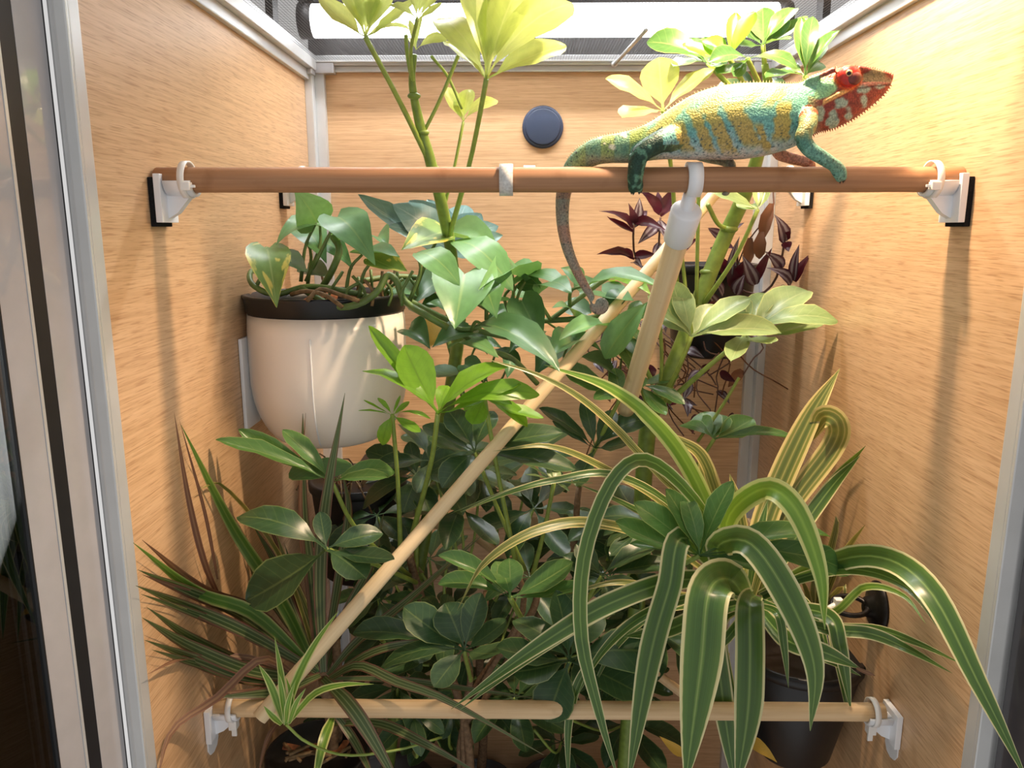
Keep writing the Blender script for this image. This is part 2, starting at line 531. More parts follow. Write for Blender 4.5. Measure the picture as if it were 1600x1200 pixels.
# ------------------------------------------------------------------ open doors at both sides
def door(name, hx, hy, dx, dy, length, strips):
    d = Vector((dx, dy, 0)).normalized()
    root = bpy.data.objects.new(name, None)
    COL.objects.link(root)
    root.location = (hx, hy, 0)
    root['kind'] = 'structure'
    nrm = Vector((-d.y, d.x, 0))
    s = 0.0
    def slab(s0, s1, t0, t1, z0, z1):
        V = []
        for z in (z0, z1):
            for t in (t0, t1):
                for q in (s0, s1):
                    V.append(Vector((hx, hy, z)) + d * q + nrm * t)
        return V, [(0, 2, 3, 1), (4, 5, 7, 6), (0, 1, 5, 4), (2, 6, 7, 3), (0, 4, 6, 2), (1, 3, 7, 5)]
    for nm, w, th, mt in strips:
        put(nm, slab(s, s + w, -th / 2, th / 2, 0.01, ZT), mt, root, smooth=False)
        s += w
    put('glass_pane', slab(s, length - 0.016, -0.002, 0.002, 0.01, ZT), 'glass', root, smooth=False)
    put('stile', slab(length - 0.016, length, -0.005, 0.005, 0.01, ZT), 'aluminium', root, smooth=False)
    return root
door('door_1', XL - 0.0165, YF - 0.012, -0.30, -1.0, 0.29,
     [('seal', 0.002, 0.006, 'rubber'), ('stile', 0.0205, 0.008, 'grey_plastic'), ('gasket', 0.0105, 0.0076, 'rubber'), ('bead', 0.002, 0.0092, 'aluminium'), ('inner_stile', 0.0185, 0.008, 'grey_plastic'), ('seal', 0.001, 0.0085, 'rubber')])
door('door_2', XR + 0.0165, YF - 0.014, 0.30, -1.0, 0.29,
     [('seal', 0.001, 0.006, 'rubber'), ('stile', 0.030, 0.008, 'dark_plastic'), ('bead', 0.0012, 0.0095, 'aluminium'), ('inner_stile', 0.02, 0.008, 'dark_plastic')])

# ------------------------------------------------------------------ lamps on the screen top
def led_bar(y, z, x0, x1, w, mat, label):
    t = thing('light_bar', label, 'lamp', ((x0 + x1) / 2, y, z - 0.006), 'light bars on the screen top')
    put('housing', bevbox(x0, x1, y - w / 2 - 0.012, y + w / 2 + 0.012, z, z + 0.022, 0.003), 'lamp_housing', t, smooth=False)
    put('diffuser', bevbox(x0 + 0.012, x1 - 0.012, y - w / 2, y + w / 2, z - 0.0015, z, 0.0005), mat, t, smooth=False)
    put('leg', box(x0, x0 + 0.008, y - w / 2, y + w / 2, ZT + 0.001, z), 'lamp_housing', t, smooth=False)
    put('leg', box(x1 - 0.008, x1, y - w / 2, y + w / 2, ZT + 0.001, z), 'lamp_housing', t, smooth=False)
    return t
t = thing('light_tube', 'long glowing white tube lamp above the back of the screen', 'lamp', (0.027, 1.0, ZT), 'light bars on the screen top')
a, b = Vector((XL + 0.02, 1.0, 1.228)), Vector((XR - 0.02, 1.0, 1.228))
put('tube', tube([a, b], 0.019, 24), 'led', t)
put('end_cap', tube([a - Vector((0.016, 0, 0)), a], 0.0205, 24), 'lamp_housing', t)
put('end_cap', tube([b, b + Vector((0.016, 0, 0))], 0.0205, 24), 'lamp_housing', t)
put('hood', merge(bevbox(XL, XR, 0.985, 1.052, 1.252, 1.262, 0.002), bevbox(XL, XR, 1.044, 1.052, ZT + 0.006, 1.252, 0.002)), 'lamp_housing', t, False)
led_bar(0.90, 1.36, XL - 0.004, XR + 0.004, 0.020, 'led_front', 'light bar raised on two legs over the middle of the screen top')

def heat_lamp(x, y, z):
    t = thing('heat_lamp', 'dome heat lamp with a warm bulb on three legs over the front of the screen', 'lamp', (x, y, ZT))
    zd = z - 0.073
    prof = [(0.072, 0.002), (0.074, 0.002), (0.070, 0.05), (0.045, 0.095), (0.026, 0.11), (0.026, 0.15), (0.022, 0.15), (0.022, 0.112), (0.042, 0.092), (0.067, 0.05), (0.072, 0.002)]
    V, F = lathe(x, y, [(q, zd + h) for q, h in prof], 32)
    put('dome', (V, F[:-2]), 'reflector', t)
    for k in range(3):
        a = math.radians(90 + 120 * k)
        c = Vector((math.cos(a), math.sin(a), 0)) * 0.071
        put('leg', tube([Vector((x, y, ZT + 0.001)) + c, Vector((x, y, zd + 0.01)) + c], 0.0025, 8), 'lamp_housing', t)
    put('bulb', sphere((x, y, z), 0.024, 0.024, 0.028), 'bulb_glow', t)
    ld = bpy.data.lights.new('heat_lamp_light', 'SPOT')
    ld.energy = HEAT_POWER
    ld.color = (1.0, 0.73, 0.49)
    ld.spot_size = math.radians(120)
    ld.spot_blend = 0.5
    ld.shadow_soft_size = 0.016
    lo = bpy.data.objects.new('heat_lamp_light', ld)
    COL.objects.link(lo)
    lo.parent = t
    lo.location = Vector((x, y, z - 0.034)) - Vector((x, y, ZT))
heat_lamp(0.20, 0.60, ZT + 0.175)

# port plug on the back wall
c = P(848, 199, YB)
r = 32 * mpp(848, 199, YB)
def ydisc(c, prof, seg=40):
    """profile of (radius, depth towards the camera) turned about the y axis"""
    V, F = lathe(0, 0, prof, seg)
    return [Vector((c.x + v.x, c.y - v.z, c.z + v.y)) for v in V], F
pl = thing('port_plug', 'round slate-black plug in the back wall left of the chameleon', 'plug', c)
put('flange', ydisc(c, [(r, 0.0), (r, 0.003), (r * 0.95, 0.0045), (r * 0.86, 0.0045)]), 'disc_slate', pl)
put('cap', ydisc(c, [(r * 0.86, 0.0045), (r * 0.85, 0.0058), (r * 0.80, 0.0062)]), 'disc_slate', pl)

# ------------------------------------------------------------------ perches
RY = 0.588
RR = 0.0092
rodz = P(860, 281, RY).z
def rod(name, a, b, r, mat, label, cat='perch', r2=None):
    n = 24
    pts = [a.lerp(b, i / (n - 1)) for i in range(n)]
    rad = [(r + ((r2 or r) - r) * i / (n - 1)) * (1 + 0.012 * math.sin(i * 1.7)) for i in range(n)]
    mid = (a + b) / 2
    o = put(name, tube(pts, rad, 20), mat, smooth=True)
    # origin at the rod's own end so that the grain follows it
    me = o.data
    d = (b - a).normalized()
    q = d.to_track_quat('X' if mat != 'pale_dowel' else 'Z', 'Y')
    M = Matrix.Translation(a) @ q.to_matrix().to_4x4()
    me.transform(M.inverted())
    o.matrix_world = M
    return tag(o, label, cat)

rod('wooden_perch', Vector((P(247, 281, RY).x, RY, rodz)), Vector((P(1500, 279, RY).x, RY, rodz)), RR, 'dowel', 'brown wooden dowel perch the chameleon stands on')
YR2 = 0.90
rz2 = P(800, 278, YR2).z
rod('wooden_perch', Vector((XL + 0.007, YR2, rz2)), Vector((XR - 0.007, YR2, rz2)), RR * 0.95, 'dowel', 'rear wooden dowel almost hidden behind the upper front perch')
YL = 0.602
lz = P(860, 1109, YL).z
LR = 0.0078
rod('wooden_perch', Vector((P(338, 1109, YL).x, YL, lz)), Vector((P(1380, 1112, YL).x, YL, lz)), LR, 'low_dowel', 'pale wooden dowel crossing low behind the spider plant leaves')
YL2 = 0.93
lz2 = P(860, 818, YL2).z
rod('wooden_perch', Vector((XL + 0.007, YL2, lz2)), Vector((XR - 0.007, YL2, lz2)), LR, 'low_dowel', 'pale dowel half hidden among dark leaves near the back wall')
# diagonals
a = P(405, 1122, 0.572); b = P(1135, 282, 0.885)
rod('wooden_perch', a, b, 0.0067, 'pale_dowel', 'long slender dowel climbing diagonally from lower left to upper right')
a = P(1068, 345, 0.600); b = P(978, 640, 0.80)
rod('wooden_perch', a, b, 0.0090, 'pale_dowel', 'thick pale dowel sloping down from the white clip under the chameleon')
a = P(745, 840, 0.92); b = P(1075, 1090, 0.80)
rod('wooden_perch', a, b, 0.0055, 'low_dowel', 'thin pale dowel slanting down through the dark leaves toward the lower right')

def ring(c, r_in, r_out, w, axis='x', a0=0.0, a1=2 * math.pi, seg=36):
    """a flat band round an axis through c"""
    V, F = [], []
    full = abs(a1 - a0 - 2 * math.pi) < 1e-4
    m = seg if full else seg + 1
    for i in range(m):
        a = a0 + (a1 - a0) * i / seg
        ca, sa = math.cos(a), math.sin(a)
        for rr, ww in ((r_in, -w / 2), (r_out, -w / 2), (r_out, w / 2), (r_in, w / 2)):
            V.append(Vector(c) + Vector((ww, ca * rr, sa * rr)))
    for i in range(seg):
        j = (i + 1) % m
        for k in range(4):
            k2 = (k + 1) % 4
            F.append((i * 4 + k, i * 4 + k2, j * 4 + k2, j * 4 + k))
    if not full:
        F.append((3, 2, 1, 0)); b = (m - 1) * 4
        F.append((b, b + 1, b + 2, b + 3))
    return V, F

def bracket(xw, s, yc, zc, r, label, foam=True, tie=True, low=False, plate_down=0.030):
    """a printed perch holder on a side wall; s = +1 on the left wall, -1 on the right"""
    t = thing('perch_bracket', label, 'bracket', (xw, yc, zc - 0.02), 'white perch brackets')
    def bx(d0, d1, y0, y1, z0, z1, bev=0.0008):
        x0, x1 = xw + s * d0, xw + s * d1
        return bevbox(min(x0, x1), max(x0, x1), y0, y1, z0, z1, bev)
    f = 0.0045 if foam else 0.0005
    if foam:
        put('foam_pad', bx(0.0002, f, yc - 0.013, yc + 0.013, zc - plate_down - 0.004, zc + 0.0015), 'foam', t, False)
    else:
        # adhesive strip with a rounded pull tab
        tab = [Vector((xw + s * dx, yc + yy, zz)) for dx in (0.0002, 0.0012) for yy, zz in [(-0.011, zc), (0.011, zc), (0.011, zc - plate_down - 0.010), (0.007, zc - plate_down - 0.016), (0, zc - plate_down - 0.018), (-0.007, zc - plate_down - 0.016), (-0.011, zc - plate_down - 0.010)]]
        fs = [tuple(range(7)), tuple(range(13, 6, -1))] + [(i, (i + 1) % 7, 7 + (i + 1) % 7, 7 + i) for i in range(7)]
        put('adhesive_tab', (tab, fs), 'white_print', t, False)
    put('back_plate', bx(f, f + 0.005, yc - 0.0135, yc + 0.0135, zc - plate_down - 0.001, zc + 0.004), 'white_print', t, False)
    # gusset: triangular web under the cradle
    w = 0.0035
    g = [Vector((xw + s * dx, yc + yy, zz)) for yy in (-w, w) for dx, zz in [(f + 0.005, zc - 0.002), (f + 0.024, zc - 0.004), (f + 0.024, zc - 0.010), (f + 0.012, zc - plate_down * 0.8), (f + 0.005, zc - plate_down + 0.002)]]
    fs = [(0, 1, 2, 3, 4), (9, 8, 7, 6, 5)] + [(i, 5 + i, 5 + (i + 1) % 5, (i + 1) % 5) for i in range(5)]
    put('gusset', (g, fs), 'white_print', t, False)
    cx = xw + s * (f + 0.016)
    cr = ring((cx, yc, zc), r + 0.0003, r + 0.003, 0.020, a0=math.radians(185), a1=math.radians(355))
    put('cradle', cr, 'white_print', t)
    if tie:
        tx = xw + s * (f + 0.020)
        tb = merge(ring((tx, yc, zc), r + 0.0032, r + 0.0046, 0.0048))
        tie_o = put('cable_tie', tb, 'cable_tie', t)
        hd = bx(f + 0.0165, f + 0.0235, yc - 0.004, yc + 0.004, zc - r - 0.0125, zc - r - 0.0035, 0.001) if low else bx(f + 0.021, f + 0.028, yc - r - 0.008, yc - r - 0.002, zc - r + 0.001, zc - r + 0.007, 0.001)
        tl = bx(f + 0.0178, f + 0.0222, yc - 0.001, yc + 0.001, zc - r - 0.020, zc - r - 0.012, 0.0005) if low else bx(f + 0.027, f + 0.031, yc - r - 0.006, yc - r - 0.004, zc - r + 0.003, zc - r + 0.005, 0.0005)
        put('tie_head', merge(hd, tl), 'cable_tie', t, False)
    return t
bracket(XL, 1, RY, rodz, RR, 'white printed bracket with black foam holding the upper perch on the left wall')
bracket(XR, -1, RY, rodz, RR, 'white printed bracket with black foam holding the upper perch on the right wall')
bracket(XL, 1, YR2, rz2, RR * 0.95, 'small rear bracket on the left wall behind the upper perch', tie=True)
bracket(XR, -1, YR2, rz2, RR * 0.95, 'small rear bracket on the right wall behind the upper perch', tie=True)
bracket(XL, 1, YL, lz, LR, 'white bracket with adhesive tab holding the low perch on the left wall', foam=False, low=True, plate_down=0.026)
bracket(XR, -1, YL, lz, LR, 'white bracket with adhesive tab holding the low perch on the right wall', foam=False, low=True, plate_down=0.026)

# clear clip in the middle of the upper perch
c = Vector((P(791, 281, RY).x, RY, rodz))
t = thing('perch_clip', 'translucent plastic clip round the middle of the upper perch', 'clip', c - Vector((0, 0, RR)))
put('band', ring(c, RR + 0.0003, RR + 0.0024, 0.0100), 'clear_print', t)
put('arm', bevbox(c.x - 0.004, c.x + 0.004, c.y + RR + 0.0015, c.y + RR + 0.006, c.z - 0.006, c.z + 0.008, 0.001), 'clear_print', t, False)
# small clip on the rear perch seen over the front one
c = Vector((P(827, 275, YR2).x, YR2, rz2))
tag(put('perch_clip', merge(ring(c, RR, RR + 0.0045, 0.013), bevbox(c.x - 0.004, c.x + 0.004, c.y - RR - 0.006, c.y - RR, c.z - 0.004, c.z + 0.006, 0.001)), 'white_print'), 'white clip on the rear dowel right of the translucent clip', 'clip')

# hook socket carrying the thick sloping dowel
d0 = P(1068, 345, 0.600); d1 = P(978, 640, 0.80)
dd = (d1 - d0).normalized()
t = thing('hook_clip', 'white printed hook clip hanging the thick pale dowel from the upper perch', 'clip', d0)
put('socket', tube([d0 - dd * 0.012, d0 - dd * 0.010, d0 + dd * 0.020, d0 + dd * 0.022], [0.0102, 0.0118, 0.0114, 0.0098], 24), 'white_print', t)
hx = P(1084, 281, RY).x
put('hook', ring((hx - 0.0005, RY, rodz), RR + 0.0004, RR + 0.0034, 0.0105, a0=math.radians(40), a1=math.radians(290)), 'white_print', t)
na = Vector((hx - 0.002, RY + 0.001, rodz - RR - 0.001)); nb = d0 - dd * 0.004
put('neck', tube([na, na.lerp(nb, 0.5), nb], [0.005, 0.0056, 0.0062], 12), 'white_print', t)
# ------------------------------------------------------------------ leaf shapes
UP = Vector((0, 0, 1))
rng = random.Random(5)

def to_cam(p):
    return (CL - p).normalized()

PROFILES = {
    # (v, half width) along the leaf; the first stretch is the stalk
    'umbrella': [(0, .035), (.13, .035), (.17, .07), (.30, .26), (.48, .44), (.66, .50), (.80, .45), (.91, .30), (.97, .14), (1, .02)],
    'umbrella_tip': [(0, .035), (.13, .035), (.17, .09), (.30, .32), (.48, .50), (.62, .48), (.78, .34), (.90, .17), (.96, .07), (1, .01)],
    'heart': [(0, .20), (.035, .34), (.10, .46), (.22, .50), (.38, .46), (.55, .37), (.72, .24), (.86, .12), (.95, .045), (1, .005)],
    'oblong': [(0, .04), (.06, .16), (.18, .36), (.35, .48), (.55, .50), (.72, .42), (.86, .26), (.95, .12), (1, .01)],
    'lance': [(0, .16), (.08, .32), (.22, .47), (.38, .50), (.55, .42), (.72, .28), (.88, .12), (1, .005)],
    'spindle': [(0, .2), (.15, .3), (.4, .5), (.7, .45), (.9, .25), (1, .02)],
}
UNIT = {}
def unit_leaf(kind, var, mat):
    key = (kind, var, mat)
    if key in UNIT:
        return UNIT[key]
    r = random.Random(hash((kind, var)) & 0xffff if False else var * 7 + len(kind))
    arch = (0.05, 0.10, 0.15, -0.04)[var % 4]
    fold = (0.10, 0.16, 0.05, 0.12)[var % 4] * (2.2 if kind == 'heart' else 1.0)
    curl = (0.0, 0.05, 0.09, -0.03)[var % 4]
    tw = (0.0, 0.25, -0.25, 0.12)[var % 4]
    prof = PROFILES[kind]
    V, UV, F = [], [], []
    lobes = kind == 'heart'
    us = (-1, -0.5, 0, 0.5, 1)
    for (v, w) in prof:
        for u in us:
            x = u * w
            yy = v
            if lobes and v < 0.12:
                yy = v - 0.10 * (abs(u) ** 1.2) * (1 - v / 0.12) - 0.02
                if u == 0:
                    yy = max(yy, 0.0)
            z = arch * 4 * v * (1 - v) + fold * abs(u) * w - curl * v * v + tw * u * w * (v - 0.4)
            z += 0.012 * math.sin(v * 17 + u * 3 + var * 2) * abs(u)
            V.append(Vector((x, yy, z)))
            UV.append((0.5 + u * 0.5, v))
    n = len(us)
    for i in range(len(prof) - 1):
        for k in range(n - 1):
            F.append((i * n + k, i * n + k + 1, (i + 1) * n + k + 1, (i + 1) * n + k))
    me = mesh('leaf_' + kind, (V, F, UV))
    me.shade_smooth()
    me.materials.append(MAT[mat])
    UNIT[key] = me
    return me

def leaf(plant, kind, mat, base, tip, wid, nh=None, var=None, name='leaf', jit=0.3):
    base = Vector(base); tip = Vector(tip)
    tip.z = min(tip.z, ZT - 0.008)
    d = tip - base
    L = d.length
    Y = d / L
    if nh is None:
        nh = UP * 0.75 + to_cam(base) * 0.6
    nh = Vector(nh) + Vector((rng.uniform(-jit, jit), rng.uniform(-jit, jit), rng.uniform(-jit, jit)))
    N = nh - Y * nh.dot(Y)
    if N.length < 1e-3:
        N = Y.orthogonal()
    N.normalize()
    X = Y.cross(N)
    me = unit_leaf(kind, rng.randrange(4) if var is None else var, mat)
    o = bpy.data.objects.new(name, me)
    COL.objects.link(o)
    o.parent = plant
    M = Matrix(((X.x * wid, Y.x * L, N.x * L, base.x), (X.y * wid, Y.y * L, N.y * L, base.y), (X.z * wid, Y.z * L, N.z * L, base.z), (0, 0, 0, 1)))
    o.matrix_basis = Matrix.Translation(-parent_loc(plant)) @ M
    return o

def stalk(plant, pts, r, mat='petiole_green', name='petiole', seg=7, n=10):
    return put(name, tube(pts, r, seg, n), mat, plant)

def pxl(plant, kind, mat, bx, by, bd, tx, ty, td, w, nh=None, var=None, jit=0.2):
    """a leaf given by the pixels and distances of its two ends; w = width in pixels"""
    b = P(bx, by, bd)
    return leaf(plant, kind, mat, b, P(tx, ty, td), w * mpp(bx, by, bd), nh, var, jit=jit)

def cluster(plant, cx, cy, d, tips, mat, w=0.42, L=None, kind='umbrella', pet=None, pr=0.0021, k=0.7, nh=None):
    """an umbrella of leaflets round one centre; tips in pixels, optional third value = width ratio, fourth = depth shift"""
    c = P(cx, cy, d)
    m = mpp(cx, cy, d)
    Lm = L or max(math.hypot(t[0] - cx, t[1] - cy) for t in tips) * 1.03
    for t in tips:
        l = math.hypot(t[0] - cx, t[1] - cy)
        off = math.sqrt(max(0.0, Lm * Lm - l * l)) * k
        sgn = -1 if t[1] > cy - 0.12 * Lm else 0.7
        dz = t[3] if len(t) > 3 else sgn * off * m
        tip = PC(t[0], t[1], d + dz)
        LL = (tip - c).length
        ww = (t[2] if len(t) > 2 and t[2] else w) * max(LL, Lm * m * 0.75)
        leaf(plant, kind, mat, c, tip, ww, nh, jit=0.22)
    if pet:
        pts = [P(*q) for q in pet] + [c]
        stalk(plant, pts, [pr * 1.35] + [pr] * (len(pts) - 1))

def rand_cluster(plant, cx, cy, d, Lpx, mat, n=8, w=0.42, tilt=0.5, droop=0.15, pet_to=None, kind='umbrella', pr=0.0018):
    c = P(cx, cy, d)
    m = mpp(cx, cy, d)
    ax = (UP + to_cam(c) * tilt + Vector((rng.uniform(-.4, .4), rng.uniform(-.2, .2), 0))).normalized()
    e1 = ax.orthogonal().normalized()
    e2 = ax.cross(e1)
    a0 = rng.uniform(0, 6.28)
    for i in range(n):
        a = a0 + 2 * math.pi * i / n + rng.uniform(-.2, .2)
        L = Lpx * m * rng.uniform(0.75, 1.08)
        tip = c + (e1 * math.cos(a) + e2 * math.sin(a)) * L - ax * L * (droop + rng.uniform(-.12, .2))
        tip.x = min(max(tip.x, XL + 0.006), XR - 0.006)
        tip.y = min(tip.y, YB - 0.006)
        leaf(plant, kind, mat, c, tip, w * L, ax, jit=0.12)
    if pet_to is not None:
        mid = (c + pet_to) / 2 + Vector((rng.uniform(-.01, .01), rng.uniform(-.01, .01), -0.02))
        stalk(plant, [pet_to, mid, c], [pr * 1.3, pr, pr], 'petiole_green')

def strap(plant, pts, w, mat, k=0.5, fold=0.22, taper=0.35, name='leaf', n=16, twist=0.0, base=0.55):
    """a strap leaf along (px, py, distance) points, w = widest width in pixels at the first point's distance"""
    W = [PC(*p) for p in pts]
    c = catmull(W, n)
    for q in c:
        q.x = max(q.x, XL + 0.002) if q.y > YF else q.x
    wm = w * sum(mpp(*p) for p in pts) / len(pts)
    az = W[-1] - W[0]
    az.z = 0
    if az.length < 0.02:
        az = Vector((0, -1, 0))
    hs = UP.cross(az.normalized())
    V, UV, F = [], [], []
    us = (-1, -0.55, 0, 0.55, 1)
    prev = None
    for i in range(n):
        s = i / (n - 1)
        T = (c[min(n - 1, i + 1)] - c[max(0, i - 1)]).normalized()
        vs = T.cross(to_cam(c[i]))
        vs = vs.normalized() if vs.length > 1e-4 else hs
        if hs.dot(vs) < 0:
            vs = -vs
        S = hs * (1 - k) + vs * k
        S = S - T * S.dot(T)
        S.normalize()
        if prev is not None and prev.dot(S) < 0:
            S = -S
        prev = S
        if twist:
            S = Matrix.Rotation(twist * s, 3, T) @ S
        N = S.cross(T).normalized()
        if N.dot(UP * 0.6 + to_cam(c[i])) < 0:
            N = -N
        wd = base + (1 - base) * min(1, s / 0.3)
        if s > 1 - taper:
            q = (s - (1 - taper)) / taper
            wd *= max(0.02, (1 - q ** 1.7))
        wd *= wm * 0.5
        for u in us:
            V.append(c[i] + S * (u * wd) + N * (abs(u) * wd * fold))
            UV.append((0.5 + 0.5 * u, s))
    m = len(us)
    for i in range(n - 1):
        for j in range(m - 1):
            F.append((i * m + j, i * m + j + 1, (i + 1) * m + j + 1, (i + 1) * m + j))
    return put(name, (V, F, UV), mat, plant)

def pot(plant, cx, cy, ztop, r, h, mat='pot_black', rim=0.012, taper=0.78, soil=True, soil_drop=0.014):
    zb = ztop - h
    b = put('pot', lathe(cx, cy, [(r * taper * 0.9, zb), (r * taper, zb + 0.004), (r * 0.97, ztop - rim), (r * 0.97, ztop - 0.002), (r * 0.92, ztop - 0.002), (r * 0.9, ztop - soil_drop - 0.004)], 40), mat, plant)
    put('rim', lathe(cx, cy, [(r * 0.975, ztop - rim), (r * 1.02, ztop - rim + 0.001), (r * 1.03, ztop - 0.001), (r * 1.01, ztop), (r * 0.95, ztop), (r * 0.93, ztop - 0.003)], 40), mat, b)
    if soil:
        V, F = [], []
        N_, M_ = 9, 32
        for i in range(N_):
            for j in range(M_):
                a = 2 * math.pi * j / M_
                q = r * 0.93 * i / (N_ - 1)
                V.append(Vector((cx + math.cos(a) * q, cy + math.sin(a) * q, ztop - soil_drop + 0.006 * noise.noise(Vector((math.cos(a) * q * 90, math.sin(a) * q * 90, r * 50))))))
        for i in range(N_ - 1):
            for j in range(M_):
                j2 = (j + 1) % M_
                F.append((i * M_ + j, (i + 1) * M_ + j, (i + 1) * M_ + j2, i * M_ + j2))
        put('soil', (V, F), 'soil', plant)
    return b

def hang_strap(plant, a, b, w=0.004):
    """a bent hook strap from the wall at a to the pot rim at b"""
    put('hanger', tube([a, a + Vector((0, 0, 0.012)), (a + b) / 2 + Vector((0, 0, 0.014)), b], w * 0.6, 8, 12), 'white_print', plant)

# ================================================================== pothos in the white pot
PY = 0.775
pc = P(516, 590, PY)
pm = mpp(516, 590, PY)
prad = 119 * pm
ztop = P(516, 487, PY - prad * 0.3).z
zbot = P(516, 702, PY - prad * 0.5).z
po = thing('potted_pothos', 'trailing pothos in a rounded white pot with a black inner rim on the left wall', 'plant', (pc.x, PY, zbot))
prof = [(prad * 0.30, zbot), (prad * 0.52, zbot + 0.002)]
for i in range(1, 13):
    q = i / 12
    prof.append((prad * (0.52 + 0.48 * math.sin(q * math.pi / 2)) , zbot + 0.002 + (ztop - zbot) * 0.52 * (1 - math.cos(q * math.pi / 2))))
prof += [(prad, ztop - 0.02), (prad * 0.985, ztop - 0.002), (prad * 0.95, ztop - 0.004)]
put('pot', lathe(pc.x, PY, prof, 64), 'pot_white', po)
# vertical seam of the print
sa = math.radians(-90 + 2)
sp = [Vector((pc.x + math.cos(sa) * (r_ + 0.0001), PY + math.sin(sa) * (r_ + 0.0001), z_)) for r_, z_ in prof[4:-2]]
put('seam', tube(sp, 0.0009, 5), 'white_print', po)
zr = P(516, 484, PY - prad).z
rt = zr + 0.017
put('inner_pot', lathe(pc.x, PY, [(prad * 0.93, ztop - 0.03), (prad * 0.98, ztop - 0.001), (prad * 1.0, ztop), (prad * 1.015, ztop + 0.012), (prad * 1.03, ztop + 0.014), (prad * 1.03, ztop + 0.0165), (prad * 0.98, ztop + 0.0165), (prad * 0.95, ztop + 0.006), (prad * 0.94, ztop - 0.004)], 56), 'pot_black', po)
V, F = lathe(pc.x, PY, [(prad * 0.95, ztop - 0.002), (prad * 0.7, ztop + 0.004), (prad * 0.4, ztop + 0.006), (prad * 0.1, ztop + 0.008)], 40)
put('soil', (V, F), 'soil', po)
put('wall_mount', bevbox(XL + 0.0003, XL + 0.004, PY - 0.045, PY - 0.005, P(400, 655, PY).z, P(400, 520, PY).z, 0.002), 'white_print', po, False)
# bark chips on the soil
for i in range(14):
    a = rng.uniform(0, 6.28); q = rng.uniform(0.1, 0.85) * prad
    c = Vector((pc.x + math.cos(a) * q, PY + math.sin(a) * q, ztop + 0.008))
    s = rng.uniform(0.004, 0.009)
    o = put('bark_chip', bevbox(-s, s, -s * .5, s * .5, -s * .3, s * .3, s * 0.2), 'bark_chip', po, False)
    o.location = c - parent_loc(po)
    o.rotation_euler = (rng.uniform(-.5, .5), rng.uniform(-.5, .5), rng.uniform(0, 3))
# vines over the pot: (px, py, d)
zt = 0.775
vines = [
    ([(600, 470, .74), (540, 455, .72), (480, 448, .73), (430, 460, .72), (395, 445, .72), (392, 425, .74), (410, 422, .76)], .0028),
    ([(470, 450, .72), (520, 478, .705), (560, 475, .70), (590, 455, .70), (605, 430, .71), (620, 440, .71), (632, 470, .71), (665, 492, .70), (700, 512, .70)], .0032),
    ([(560, 440, .80), (620, 432, .82), (680, 440, .83), (740, 470, .82), (800, 500, .82), (870, 500, .80), (940, 495, .80)], .0030),
    ([(590, 450, .78), (640, 470, .77), (700, 500, .76), (760, 520, .76), (810, 530, .76)], .0028),
    ([(500, 455, .75), (520, 420, .74), (530, 390, .75), (520, 370, .76)], .0034),
    ([(640, 480, .74), (690, 505, .73), (730, 515, .73), (770, 500, .73)], .0026),
    ([(860, 500, .80), (900, 470, .80), (940, 440, .80), (965, 425, .80)], .0026),
    ([(700, 510, .75), (760, 545, .74), (800, 560, .74), (840, 600, .75)], .0026),
]
for pts, r_ in vines:
    stalk(po, [P(*p) for p in pts], r_, 'vine_green', 'vine', 8, 26)
for i in range(16):
    x0 = rng.uniform(500, 640); d0 = rng.uniform(.70, .80)
    stalk(po, [P(x0, 478, d0), P(x0 + rng.uniform(-14, 14), 455, d0), P(x0 + rng.uniform(-25, 25), rng.uniform(420, 445), d0)], 0.0016, 'vine_green' if i % 3 else 'root_brown', 'stalk', 6, 6)
for pts in ([(455, 460, .71), (480, 455, .70), (510, 462, .695), (535, 480, .69)], [(480, 470, .69), (500, 452, .70), (530, 460, .70), (560, 470, .69)]):
    stalk(po, [P(*p) for p in pts], .0022, 'root_brown', 'vine', 6, 10)
CAMV = lambda q: P(*q)
